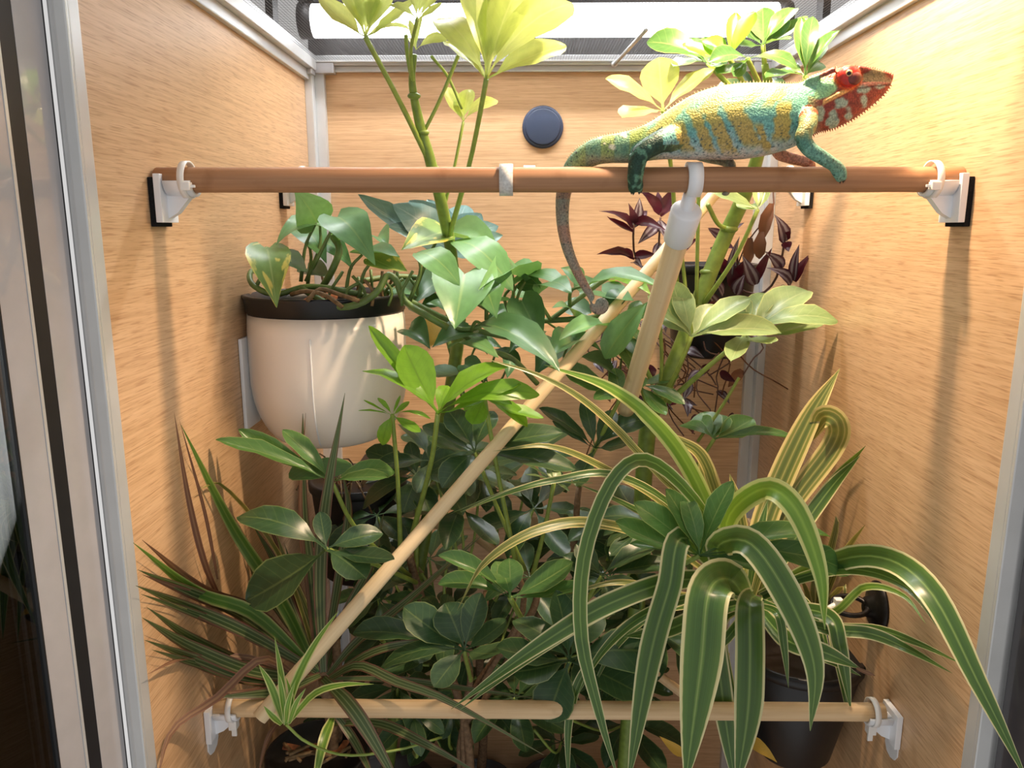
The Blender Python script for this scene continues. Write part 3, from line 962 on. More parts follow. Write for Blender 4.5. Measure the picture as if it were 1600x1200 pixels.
# leaves: kind, mat, base, tip, width px, normal (up, cam weights), stalk from
PL = [
    ('heart', 'pothos', (494, 348, .75), (466, 302, .73), 52, (.3, 1), (470, 440, .75)),
    ('heart', 'pothos', (500, 352, .76), (438, 372, .72), 42, (.9, .4), (478, 440, .75)),
    ('heart', 'pothos', (470, 360, .79), (505, 398, .75), 46, (.8, .5), (480, 450, .78)),
    ('heart', 'pothos_varieg', (418, 390, .72), (430, 464, .68), 52, (.25, 1), (400, 448, .72)),
    ('heart', 'pothos_dark', (436, 400, .75), (475, 425, .72), 36, (.9, .4), (430, 460, .75)),
    ('heart', 'yellow_leaf' if False else 'pothos_varieg', (425, 388, .74), (452, 408, .73), 30, (.9, .3), None),
    ('heart', 'pothos', (527, 340, .72), (578, 398, .68), 56, (.55, .9), (488, 420, .73)),
    ('heart', 'pothos', (590, 372, .78), (604, 386, .74), 30, (.8, .4), None),
    ('heart', 'pothos', (530, 376, .78), (575, 384, .72), 30, (1, .3), (500, 450, .77)),
    ('heart', 'pothos', (566, 398, .73), (618, 402, .69), 40, (.9, .5), (540, 460, .73)),
    ('heart', 'pothos_varieg', (585, 405, .72), (632, 424, .68), 34, (.7, .7), (560, 470, .72)),
    ('heart', 'pothos', (500, 380, .80), (545, 410, .77), 34, (.8, .5), None),
    ('heart', 'pothos_dark', (480, 420, .79), (510, 432, .76), 32, (.8, .5), None),
    ('heart', 'pothos_varieg', (690, 364, .78), (634, 388, .73), 46, (.6, .8), (650, 450, .78)),
    ('oblong', 'pothos', (650, 396, .71), (709, 432, .67), 38, (.8, .6), (640, 470, .72)),
    ('oblong', 'pothos', (708, 378, .78), (790, 434, .72), 44, (.7, .8), (690, 460, .78)),
    ('heart', 'pothos', (706, 372, .82), (782, 410, .76), 44, (.9, .3), (690, 460, .80)),
    ('heart', 'pothos', (726, 428, .72), (712, 505, .67), 74, (.45, 1), (700, 470, .72)),
    ('heart', 'pothos', (752, 438, .74), (772, 485, .70), 58, (.5, 1), (760, 500, .74)),
    ('heart', 'pothos', (820, 440, .78), (758, 444, .70), 40, (1, .35), (800, 500, .78)),
    ('heart', 'pothos', (800, 424, .80), (840, 445, .76), 30, (1, .3), (800, 500, .79)),
    ('heart', 'pothos_dark', (815, 470, .75), (844, 527, .71), 44, (.4, 1), (800, 508, .75)),
    ('oblong', 'pothos_dark', (752, 506, .72), (860, 566, .66), 50, (.8, .7), (735, 520, .73)),
    ('oblong', 'pothos', (798, 450, .80), (878, 440, .74), 24, (1, .2), (800, 500, .8)),
    ('oblong', 'pothos', (840, 462, .78), (884, 448, .72), 30, (1, .3), (860, 500, .79)),
    ('heart', 'pothos_dark', (640, 515, .74), (668, 540, .71), 36, (.6, .8), (655, 500, .75)),
    ('heart', 'pothos_dark', (732, 516, .74), (682, 540, .70), 36, (.6, .8), (720, 510, .75)),
    ('oblong', 'pothos', (700, 545, .76), (768, 548, .72), 22, (1, .2), None),
    ('oblong', 'pothos', (918, 446, .78), (1020, 446, .73), 34, (1, .45), (890, 480, .80)),
    ('heart', 'pothos', (905, 440, .80), (880, 420, .80), 30, (.7, .6), None),
    ('heart', 'pothos', (940, 455, .82), (985, 470, .78), 36, (.9, .5), (930, 495, .81)),
    ('heart', 'pothos_dark', (905, 455, .83), (935, 440, .84), 30, (.6, .7), None),
    ('heart', 'umbrella_lime', (960, 440, .84), (1010, 452, .80), 34, (.8, .6), None),
    ('heart', 'pothos', (900, 500, .80), (870, 478, .77), 38, (.9, .5), None),
    ('oblong', 'pothos', (965, 515, .79), (885, 524, .74), 26, (1, .3), (940, 498, .80)),
    ('heart', 'pothos', (905, 535, .80), (862, 555, .75), 46, (.9, .5), None),
    ('oblong', 'pothos', (945, 560, .78), (1000, 485, .76), 34, (.5, .9), None),
    ('heart', 'pothos_dark', (955, 580, .80), (912, 560, .77), 40, (.8, .6), None),
    ('heart', 'pothos', (780, 470, .80), (740, 455, .76), 36, (.9, .4), None),
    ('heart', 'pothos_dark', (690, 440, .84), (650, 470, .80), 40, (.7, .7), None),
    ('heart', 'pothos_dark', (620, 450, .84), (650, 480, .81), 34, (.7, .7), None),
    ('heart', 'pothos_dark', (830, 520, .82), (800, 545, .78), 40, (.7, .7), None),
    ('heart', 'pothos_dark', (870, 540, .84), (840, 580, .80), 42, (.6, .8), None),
]
for kind, mt, b, t_, w_, (ku, kc), st in PL:
    B = P(*b); T = PC(*t_)
    T = B + (T - B) * 1.12
    T.x = max(T.x, XL + .004)
    leaf(po, kind, mt, B, T, 1.3 * w_ * mpp(*b), UP * ku + to_cam(B) * kc, jit=0.15)
    if st:
        stalk(po, [P(*st), (P(*st) + B) / 2 + Vector((rng.uniform(-.008, .008), 0, .006)), B], [.0022, .0017, .0014], 'vine_green', 'petiole', 6, 8)
leaf(po, 'heart', 'yellow_leaf', P(690, 505, .78), P(668, 545, .75), .03, to_cam(P(690, 505, .78)))

for i in range(22):
    x_ = rng.uniform(640, 1000); y_ = rng.uniform(430, 590); d_ = rng.uniform(.78, .88)
    a = rng.uniform(-.6, 3.7); l_ = rng.uniform(34, 56)
    B = P(x_, y_, d_)
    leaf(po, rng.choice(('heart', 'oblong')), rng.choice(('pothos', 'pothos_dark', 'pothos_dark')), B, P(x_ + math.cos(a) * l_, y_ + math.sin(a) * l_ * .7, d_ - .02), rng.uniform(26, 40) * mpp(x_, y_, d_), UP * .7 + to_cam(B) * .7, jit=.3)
    if i % 2:
        stalk(po, [B, P(x_ - 10, y_ + 30, d_ + .01), P(x_ + rng.uniform(-30, 30), y_ + 60, d_ + .02)], .0013, 'vine_green', 'petiole', 6, 6)

# deeply lobed blue-green leaf against the back wall
sl = thing('lobed_leaf_plant', 'split blue-green philodendron leaves in front of the back wall', 'plant', (.055, .97, 0))
ctr = P(702, 392, .93)
for (tx, ty, td, w_) in [(558, 306, .90, 26), (618, 318, .90, 46), (640, 312, .93, 40), (668, 312, .96, 40), (728, 318, .97, 40), (752, 334, .95, 40), (778, 350, .94, 30), (786, 368, .92, 26), (780, 396, .91, 24), (610, 350, .89, 30)]:
    leaf(sl, 'oblong', 'pothos_back', ctr, P(tx, ty, td), 1.35 * w_ * mpp(702, 392, .93), UP * 0.45 + to_cam(ctr) * 1.0, jit=.12)
lp_ = P(705, 560, .95)
pot(sl, .055, .97, .20, .055, .20)
stalk(sl, [Vector((.055, .97, .18)), Vector((.02, .97, .45)), lp_, P(708, 470, .95), ctr], .0035, 'vine_green', 'stem')

# ================================================================== umbrella plants
FL = lambda x, y, z=0.0: Vector((x, y, z))
# --- tall one, bright crown under the screen
tp = P(700, 800, .86)
tall = thing('umbrella_plant', 'tall umbrella plant whose bright crown touches the screen above the white pot', 'plant', (-.19, .93, 0), 'umbrella plants')
pot(tall, -.19, .93, .22, .075, .22, 'pot_black')
stm = [Vector((-.19, .93, .2)), Vector((-.15, .91, .45)), P(712, 560, .86), P(708, 420, .80), P(690, 320, .745), P(672, 250, .715), P(655, 190, .695), P(644, 130, .675), P(648, 85, .665)]
stalk(tall, stm, [.009, .009, .0075, .0060, .0056, .005, .0042, .003, .002], 'stem_green', 'stem', 12, 40)
for (px_, py_, d_) in ((676, 262, .72), (661, 207, .70), (701, 372, .77), (647, 150, .68)):
    c = P(px_, py_, d_); put('node', sphere(c, .0058, .0058, .003, 10, 6), 'stem_green', tall)
cluster(tall, 571, 58, .64, [(494, -8, .32), (528, -50, .32), (575, -66, .34), (622, -52, .32), (668, -12, .32), (640, 42, .16), (550, -20, .3), (602, -24, .3)], 'umbrella_lit', pet=[(676, 262, .72), (620, 150, .67)], kind='umbrella_tip')
cluster(tall, 760, 124, .64, [(686, 18, .38), (695, 66, .26), (736, -46, .32), (772, -55, .32), (818, -42, .34), (892, -6, .38), (884, 72, .36), (762, 20, .26)], 'umbrella_lit', pet=[(701, 372, .77), (735, 250, .70)], kind='umbrella')
cluster(tall, 724, 190, .72, [(699, 138), (732, 138, .5), (776, 153, .4), (716, 150, .5)], 'umbrella_lit', w=.42, pet=[(692, 330, .75), (710, 260, .73)], pr=.0014)
cluster(tall, 650, 78, .66, [(698, 56, .36), (640, 32, .2), (660, 22, .2), (640, 60, .3)], 'umbrella_lit', pr=.0015)
cluster(tall, 652, 30, .62, [(606, 4, .3), (690, 6, .3), (640, -30, .3), (680, -30, .3), (700, -20, .3)], 'umbrella_lit', pet=[(645, 130, .675), (642, 80, .65)], pr=.0014)
stalk(tall, [P(662, 207, .70), P(690, 150, .69), P(718, 82, .68)], .0016)
stalk(tall, [P(722, 170, .71), P(700, 120, .70), P(674, 88, .68)], .0013)
stalk(tall, [P(644, 125, .675), P(637, 90, .67), P(634, 55, .66)], .0016)

# --- right one with the thick cane
rp = P(985, 800, .84)
right = thing('umbrella_plant', 'umbrella plant with a thick green cane climbing behind the chameleon on the right', 'plant', (rp.x, .84, 0), 'umbrella plants')
pot(right, rp.x, .84, .24, .08, .24, 'pot_black')
stalk(right, [Vector((rp.x, .84, .22)), Vector((rp.x + .01, .84, .5)), P(1010, 690, .83), P(1030, 625, .82), P(1065, 540, .82), P(1100, 450, .83), P(1132, 372, .83), P(1160, 312, .81), P(1185, 240, .775), P(1200, 150, .745), P(1195, 100, .735)],
      [.010, .010, .0095, .0092, .0090, .0086, .0082, .0078, .006, .005, .003], 'stem_green', 'stem', 14, 50)
for (px_, py_, d_) in ((1139, 358, .825), (1107, 425, .832), (1027, 634, .82)):
    c = P(px_, py_, d_); put('node', sphere(c, .0098, .0098, .0045, 14, 6), 'stem_green', right)
cluster(right, 1036, 173, .70, [(946, 124, .60, -.01), (1030, 90, .74, .01), (1116, 108, .60, -.005), (972, 184, .66, -.03)], 'umbrella_lit', pet=[(1058, 470, .82), (1052, 300, .78)], L=100)
# crown: leaf rosettes right of the leaves coloured as lit
cluster(right, 1105, 98, .73, [(1012, 62, .5), (1065, 68, .46), (1080, 60, .3), (1100, 60, .4), (1052, 105, .4)], 'umbrella_mid', pet=[(1194, 190, .76)])
cluster(right, 1140, 92, .70, [(1065, 72, .40), (1100, 60, .5), (1118, 80, .4), (1150, 20, .34), (1180, 18, .36), (1108, 108, .34)], 'umbrella_lime', pet=[(1195, 190, .76)])
cluster(right, 1192, 70, .73, [(1192, 14, .6), (1224, 26, .6), (1234, 62, .5), (1262, 28, .4), (1245, 10, .4), (1160, 40, .4), (1140, 66, .3)], 'umbrella_mid', pet=[(1199, 150, .745)])
cluster(right, 1168, 92, .70, [(1248, 100, .34), (1158, 98, .3), (1120, 118, .4), (1145, 122, .3), (1110, 92, .4)], 'umbrella_mid', pet=[(1199, 160, .748)])
cluster(right, 1258, 118, .715, [(1196, 122, .36), (1222, 104, .3), (1252, 28, .30), (1270, 22, .28), (1312, 44, .28), (1282, 98, .4), (1290, 70, .25)], 'umbrella_mid', pet=[(1188, 230, .77), (1245, 175, .74)])
cluster(right, 1180, 135, .76, [(1120, 140), (1150, 112), (1230, 130), (1190, 150), (1140, 160)], 'umbrella_dark', w=.4)
cluster(right, 1080, 526, .765, [(1032, 487, .5), (1050, 440, .46), (1062, 448, .4), (1118, 478, .5), (1172, 466, .42), (1222, 516, .36), (1170, 492, .4), (1012, 462, .4)], 'umbrella_pale', pet=[(1028, 634, .82), (1060, 575, .78)], L=120, k=.5)
cluster(right, 1166, 524, .80, [(1264, 450, .46), (1200, 455, .4), (1308, 492, .30), (1290, 505, .2), (1206, 540, .36), (1150, 470, .4), (1142, 565, .3)], 'umbrella_pale', pet=[(1044, 628, .82), (1110, 570, .80)], pr=.0026)
cluster(right, 1184, 328, .76, [(1112, 300, .34), (1150, 318, .4), (1182, 290, .3), (1200, 292, .3), (1172, 318, .5)], 'umbrella_pale', pet=[(1100, 475, .82), (1150, 400, .79)], L=70, k=.5)
cluster(right, 1116, 686, .80, [(1086, 655, .36), (1098, 646, .5), (1120, 650, .5), (1175, 656, .44), (1250, 686, .2), (1060, 660, .3)], 'umbrella_mid', pet=[(1030, 800, .84), (1080, 740, .82)])
cluster(right, 1000, 600, .80, [(960, 520, .4), (1060, 588, .4), (1070, 632, .36), (985, 560, .4), (1040, 650, .4)], 'umbrella_mid', pet=[(1020, 660, .83)])
cluster(right, 978, 508, .82, [(940, 480), (1000, 470), (1032, 470), (950, 530), (1010, 540)], 'umbrella_mid', pet=[(1020, 600, .82)])
stalk(right, [P(1106, 320, .78), P(1122, 350, .81), P(1139, 358, .825)], .0024)
stalk(right, [P(1092, 290, .80), P(1090, 380, .81), P(1088, 475, .82)], .0020)
stalk(right, [P(1064, 385, .80), P(1070, 440, .81), P(1076, 500, .80)], .0020)
stalk(right, [P(1032, 510, .80), P(1034, 570, .81), P(1028, 630, .82)], .0020)
stalk(right, [P(1155, 590, .82), P(1125, 640, .82), P(1090, 690, .83)], .0018)

# --- the wide one that fills the middle
mp_ = Vector((-.06, .80, 0))
mid = thing('umbrella_plant', 'broad umbrella plant filling the middle with dark and lime leaf whorls', 'plant', (mp_.x, .80, 0), 'umbrella plants')
pot(mid, mp_.x, .80, .25, .085, .25, 'pot_black')
for pts, r0 in (([(640, 870, .78), (660, 940, .80)], .007), ([(835, 890, .78), (830, 960, .79)], .006), ([(800, 870, .76), (815, 960, .78)], .005), ([(905, 760, .84), (880, 900, .84)], .006), ([(720, 1010, .72), (735, 1060, .76)], .005), ([(890, 1030, .70), (860, 1090, .74)], .005)):
    stalk(mid, [P(*p) for p in pts] + [Vector((mp_.x, .80, .42)) + Vector((rng.uniform(-.02, .02), rng.uniform(-.02, .02), 0)), Vector((mp_.x, .80, .23))], [r0 * .6, r0 * .7, r0 * .7, r0 * .8], 'cane', 'stem', 10, 20)
cluster(mid, 684, 646, .66, [(574, 511, .14), (630, 540, .52), (790, 570, .52), (571, 572, .26), (840, 607, .22), (815, 604, .20), (700, 600, .3)], 'umbrella_lime', L=118, pet=[(640, 850, .78), (672, 730, .70)], k=.5, pr=.0024)
cluster(mid, 757, 622, .70, [(738, 664, .6), (826, 666, .4), (848, 656, .34), (800, 632, .22), (725, 640, .2), (780, 600, .2)], 'umbrella_lime', pet=[(806, 880, .76), (778, 740, .72)], L=80, k=.5)
cluster(mid, 613, 648, .70, [(560, 642, .06), (568, 626, .06), (596, 695, .5), (657, 676, .34), (672, 650, .08), (590, 622, .2), (640, 628, .25), (626, 618, .12)], 'umbrella_lime', pet=[(626, 870, .76), (622, 760, .72)], L=62, k=.4)
cluster(mid, 518, 752, .66, [(337, 688, .17), (372, 674, .18), (441, 672, .3), (456, 726, .5), (525, 715, .5), (616, 732, .30), (608, 746, .2)], 'umbrella_mid', pet=[(640, 900, .78), (560, 830, .70)], k=.35, L=150)
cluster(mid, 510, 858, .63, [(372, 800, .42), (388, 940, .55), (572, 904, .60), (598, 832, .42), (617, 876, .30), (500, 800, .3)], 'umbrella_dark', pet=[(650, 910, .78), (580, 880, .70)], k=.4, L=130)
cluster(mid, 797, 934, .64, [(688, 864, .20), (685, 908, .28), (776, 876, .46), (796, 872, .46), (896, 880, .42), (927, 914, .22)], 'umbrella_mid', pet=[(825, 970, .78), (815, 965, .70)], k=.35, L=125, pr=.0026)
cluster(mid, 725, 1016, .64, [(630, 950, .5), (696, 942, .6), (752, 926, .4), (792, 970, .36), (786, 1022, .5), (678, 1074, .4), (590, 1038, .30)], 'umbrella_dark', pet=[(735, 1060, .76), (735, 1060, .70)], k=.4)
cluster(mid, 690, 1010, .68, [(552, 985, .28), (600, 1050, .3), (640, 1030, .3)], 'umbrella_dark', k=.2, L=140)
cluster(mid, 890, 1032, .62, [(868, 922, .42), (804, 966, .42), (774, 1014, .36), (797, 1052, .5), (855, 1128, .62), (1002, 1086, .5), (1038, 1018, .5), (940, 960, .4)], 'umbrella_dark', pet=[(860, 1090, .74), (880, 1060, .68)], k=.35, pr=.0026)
cluster(mid, 866, 752, .70, [(816, 724, .05), (820, 742, .07), (926, 756, .05), (890, 768, .12), (872, 735, .3), (855, 732, .2)], 'umbrella_pale', pet=[(832, 900, .78), (850, 830, .73)], L=60, k=.4)
cluster(mid, 1093, 868, .60, [(990, 786, .36), (1040, 764, .40), (1070, 770, .3), (1146, 752, .34), (960, 818, .3), (984, 850, .2), (1298, 832, .22), (1250, 914, .3), (1338, 886, .16)], 'umbrella_mid', pet=[(900, 1000, .70), (1000, 920, .64)], k=.35, L=150, pr=.0022)
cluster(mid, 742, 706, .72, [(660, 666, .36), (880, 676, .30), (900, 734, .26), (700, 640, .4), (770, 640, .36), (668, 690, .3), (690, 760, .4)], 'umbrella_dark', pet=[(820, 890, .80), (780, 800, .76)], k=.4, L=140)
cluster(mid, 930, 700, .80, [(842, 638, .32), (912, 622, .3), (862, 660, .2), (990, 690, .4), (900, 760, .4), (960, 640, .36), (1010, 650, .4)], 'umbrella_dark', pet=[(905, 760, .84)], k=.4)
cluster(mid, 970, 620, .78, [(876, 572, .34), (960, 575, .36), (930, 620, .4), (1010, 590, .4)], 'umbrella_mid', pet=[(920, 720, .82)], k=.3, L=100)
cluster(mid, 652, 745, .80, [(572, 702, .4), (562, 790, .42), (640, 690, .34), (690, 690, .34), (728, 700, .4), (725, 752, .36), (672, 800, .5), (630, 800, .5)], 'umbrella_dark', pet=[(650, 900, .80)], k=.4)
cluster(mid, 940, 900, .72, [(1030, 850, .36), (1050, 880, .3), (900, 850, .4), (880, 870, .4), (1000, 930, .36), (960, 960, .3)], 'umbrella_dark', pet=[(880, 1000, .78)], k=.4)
# darker whorls deeper in: a second, shorter plant behind
back = thing('umbrella_plant', 'dark umbrella plant massed low behind the other leaves against the back wall', 'plant', (-.06, .97, 0), 'umbrella plants')
pot(back, -.06, .97, .20, .05, .20)
stalk(back, [Vector((-.06, .97, .18)), Vector((-.05, .93, .30)), Vector((-.05, .86, .46)), Vector((-.04, .84, .56))], [.007, .006, .005, .004], 'cane', 'stem', 10, 14)
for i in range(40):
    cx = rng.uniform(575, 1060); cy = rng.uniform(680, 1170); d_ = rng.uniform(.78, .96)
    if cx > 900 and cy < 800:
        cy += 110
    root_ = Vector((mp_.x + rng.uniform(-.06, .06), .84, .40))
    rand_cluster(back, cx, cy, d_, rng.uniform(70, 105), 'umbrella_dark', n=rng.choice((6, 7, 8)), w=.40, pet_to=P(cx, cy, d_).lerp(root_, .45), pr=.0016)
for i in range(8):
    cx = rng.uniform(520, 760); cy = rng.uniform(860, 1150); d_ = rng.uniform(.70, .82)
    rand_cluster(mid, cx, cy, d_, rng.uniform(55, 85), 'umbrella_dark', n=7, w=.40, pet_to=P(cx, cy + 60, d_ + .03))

# ================================================================== long-leaved plant at lower left
dp = P(500, 1160, .68)
dr = thing('dragon_tree', 'dragon tree with narrow striped leaves in a black pot at the lower left', 'plant', (dp.x, .68, dp.z - .13))
pot(dr, P(497, 1190, .68).x, .68, P(497, 1172, .68).z, .050, .12, 'pot_black')
put('stand', tube([Vector((dp.x, .68, 0.0)), Vector((dp.x, .68, .012)), Vector((dp.x, .68, .013)), Vector((dp.x, .68, dp.z - .10)), Vector((dp.x, .68, dp.z - .099)), Vector((dp.x, .68, dp.z - .09))], [.07, .07, .012, .012, .04, .04], 24), 'pot_black', dr)
stalk(dr, [P(520, 1200, .68), P(518, 1130, .68), P(505, 1060, .68)], [.0062, .0058, .0050], 'cane', 'cane', 12, 14)
stalk(dr, [P(524, 1180, .70), P(530, 1100, .70), P(525, 1000, .70)], [.0058, .005, .0042], 'cane', 'cane', 12, 14)
D = [
    ([(495, 1050, .68), (440, 940, .67), (365, 825, .66), (283, 664, .68)], 22, 'dracaena_green', .7),
    ([(350, 950, .66), (320, 880, .66), (295, 780, .67), (272, 644, .69)], 9, 'dracaena_dry', .6),
    ([(340, 905, .66), (320, 800, .67), (280, 655, .68)], 5, 'dracaena_dry', .6),
    ([(495, 1050, .67), (400, 960, .63), (310, 925, .60), (208, 848, .57)], 22, 'dracaena_green', .7),
    ([(495, 1050, .67), (390, 990, .62), (300, 950, .59), (212, 915, .565)], 21, 'dracaena', .8),
    ([(480, 1035, .68), (380, 960, .65), (300, 925, .63), (215, 890, .60)], 20, 'dracaena', .7),
    ([(490, 1060, .66), (400, 1050, .62), (300, 1010, .60), (222, 965, .58)], 22, 'dracaena', .75),
    ([(490, 1060, .66), (400, 1060, .62), (310, 1030, .60), (226, 1000, .58)], 20, 'dracaena', .75),
    ([(480, 1060, .65), (400, 1030, .62), (330, 1025, .60), (280, 1030, .58), (230, 1054, .57)], 10, 'dracaena_dry', .6),
    ([(500, 1050, .68), (485, 900, .70), (474, 800, .70), (473, 645, .70)], 20, 'dracaena', .8),
    ([(495, 1050, .68), (478, 900, .69), (470, 780, .69), (478, 640, .70)], 6, 'dracaena_dry', .6),
    ([(505, 1050, .67), (500, 900, .67), (510, 780, .66), (539, 614, .64)], 22, 'dracaena', .85),
    ([(505, 1050, .69), (530, 900, .71), (545, 800, .72), (535, 740, .72)], 15, 'dracaena', .7),
    ([(500, 1050, .70), (460, 920, .72), (420, 840, .73), (350, 760, .74), (312, 764, .74)], 8, 'spider_yellow', .6),
    ([(500, 1050, .70), (455, 950, .72), (430, 880, .74), (395, 820, .75)], 15, 'dracaena', .7),
    ([(505, 1040, .71), (480, 960, .73), (455, 900, .75), (430, 830, .76)], 14, 'spider_yellow', .7),
    ([(510, 1050, .70), (540, 960, .72), (580, 880, .75), (600, 800, .77)], 14, 'dracaena', .7),
    ([(512, 1055, .68), (560, 1000, .70), (640, 935, .72), (745, 840, .74)], 14, 'dracaena', .7),
    ([(515, 1058, .66), (580, 1020, .65), (640, 1005, .65), (700, 1002, .66)], 13, 'dracaena', .8),
    ([(515, 1060, .64), (560, 1040, .62), (620, 1065, .60), (700, 1095, .58), (850, 1180, .54)], 16, 'dracaena', .85),
    ([(520, 1060, .66), (620, 1062, .66), (720, 1075, .66), (842, 1092, .65)], 11, 'dracaena', .8),
    ([(505, 1060, .62), (545, 1100, .58), (585, 1160, .56), (640, 1260, .54)], 24, 'dracaena', .9),
    ([(515, 1130, .66), (590, 1130, .64), (660, 1160, .62), (760, 1215, .60)], 16, 'dracaena', .8),
    ([(520, 1120, .66), (505, 1160, .63), (488, 1240, .60)], 17, 'spider_young', .8),
    ([(520, 1110, .66), (555, 1160, .64), (590, 1230, .60)], 14, 'dracaena', .8),
    ([(470, 1060, .62), (410, 1030, .58), (340, 1090, .56), (270, 1140, .54), (245, 1220, .53)], 13, 'dracaena_dry', .7),
    ([(500, 1055, .66), (440, 1080, .62), (400, 1085, .60), (330, 1090, .58)], 18, 'dracaena', .8),
    ([(490, 1040, .69), (420, 1000, .68), (370, 985, .67), (262, 940, .66)], 12, 'spider_yellow', .6),
    ([(500, 1100, .68), (460, 1110, .66), (420, 1150, .63), (400, 1230, .62)], 9, 'dracaena_dry', .6),
    ([(505, 1050, .72), (440, 960, .76), (400, 900, .79), (385, 850, .80)], 14, 'dracaena', .7),
]
for pts, w_, mt, k_ in D:
    strap(dr, pts, w_, mt, k=k_, taper=.55, fold=.2, n=15)
for i in (3, 4, 5, 6, 7, 14, 15, 17, 26):
    pts, w_, mt, k_ = D[i]
    dx, dy = rng.uniform(8, 26), rng.uniform(-30, 26)
    pts = [pts[0]] + [(x_ + dx * (j + 1) / len(pts), y_ + dy * (j + 1) / len(pts), d_ + .018) for j, (x_, y_, d_) in enumerate(pts[1:])]
    strap(dr, pts, w_ * rng.uniform(.7, .95), rng.choice(('dracaena', 'dracaena', 'dracaena_dry')), k=k_, taper=.55, fold=.2, n=15)
for i in range(9):
    a = rng.uniform(0, 6.28)
    stalk(dr, [P(rng.uniform(440, 560), rng.uniform(1160, 1185), .66), P(rng.uniform(440, 560), rng.uniform(1175, 1195), .64)], .0016, 'root_brown', 'dry_stalk', 5, 4)
for i in range(5):
    o = put('bark_chip', bevbox(-.008, .008, -.003, .003, -.0015, .0015, .0006), 'bark_chip', dr, False)
    o.location = P(455 + i * 20, 1168 + (i % 2) * 10, .66) - parent_loc(dr)
    o.rotation_euler = (.3, .2, i * 1.1)

# plantlet hanging over the low perch
sp = thing('spider_plantlet', 'small spider plantlet perched on the left end of the low dowel', 'plant', P(447, 1135, .57))
for pts, w_ in [([(447, 1132, .57), (458, 1075, .565), (490, 1010, .565), (530, 953, .57)], 14), ([(445, 1130, .57), (440, 1060, .57), (429, 995, .575)], 11), ([(443, 1128, .57), (425, 1075, .56), (404, 1038, .56)], 13), ([(446, 1128, .565), (440, 1080, .555), (435, 1050, .55)], 10), ([(450, 1130, .565), (490, 1085, .55), (535, 1070, .545), (584, 1069, .54)], 11), ([(440, 1132, .565), (425, 1118, .555), (412, 1103, .55)], 10), ([(452, 1128, .57), (455, 1090, .565), (447, 1058, .56)], 9), ([(452, 1130, .56), (462, 1100, .55), (478, 1075, .55)], 9), ([(447, 1128, .56), (450, 1100, .55), (462, 1062, .548)], 9)]:
    strap(sp, pts, w_, 'spider_young', k=.8, taper=.6, n=12)
stalk(sp, [P(447, 1132, .57), P(480, 1160, .58), P(540, 1180, .60), P(620, 1172, .62), P(690, 1152, .64)], .0012, 'petiole_green', 'runner', 6, 16)

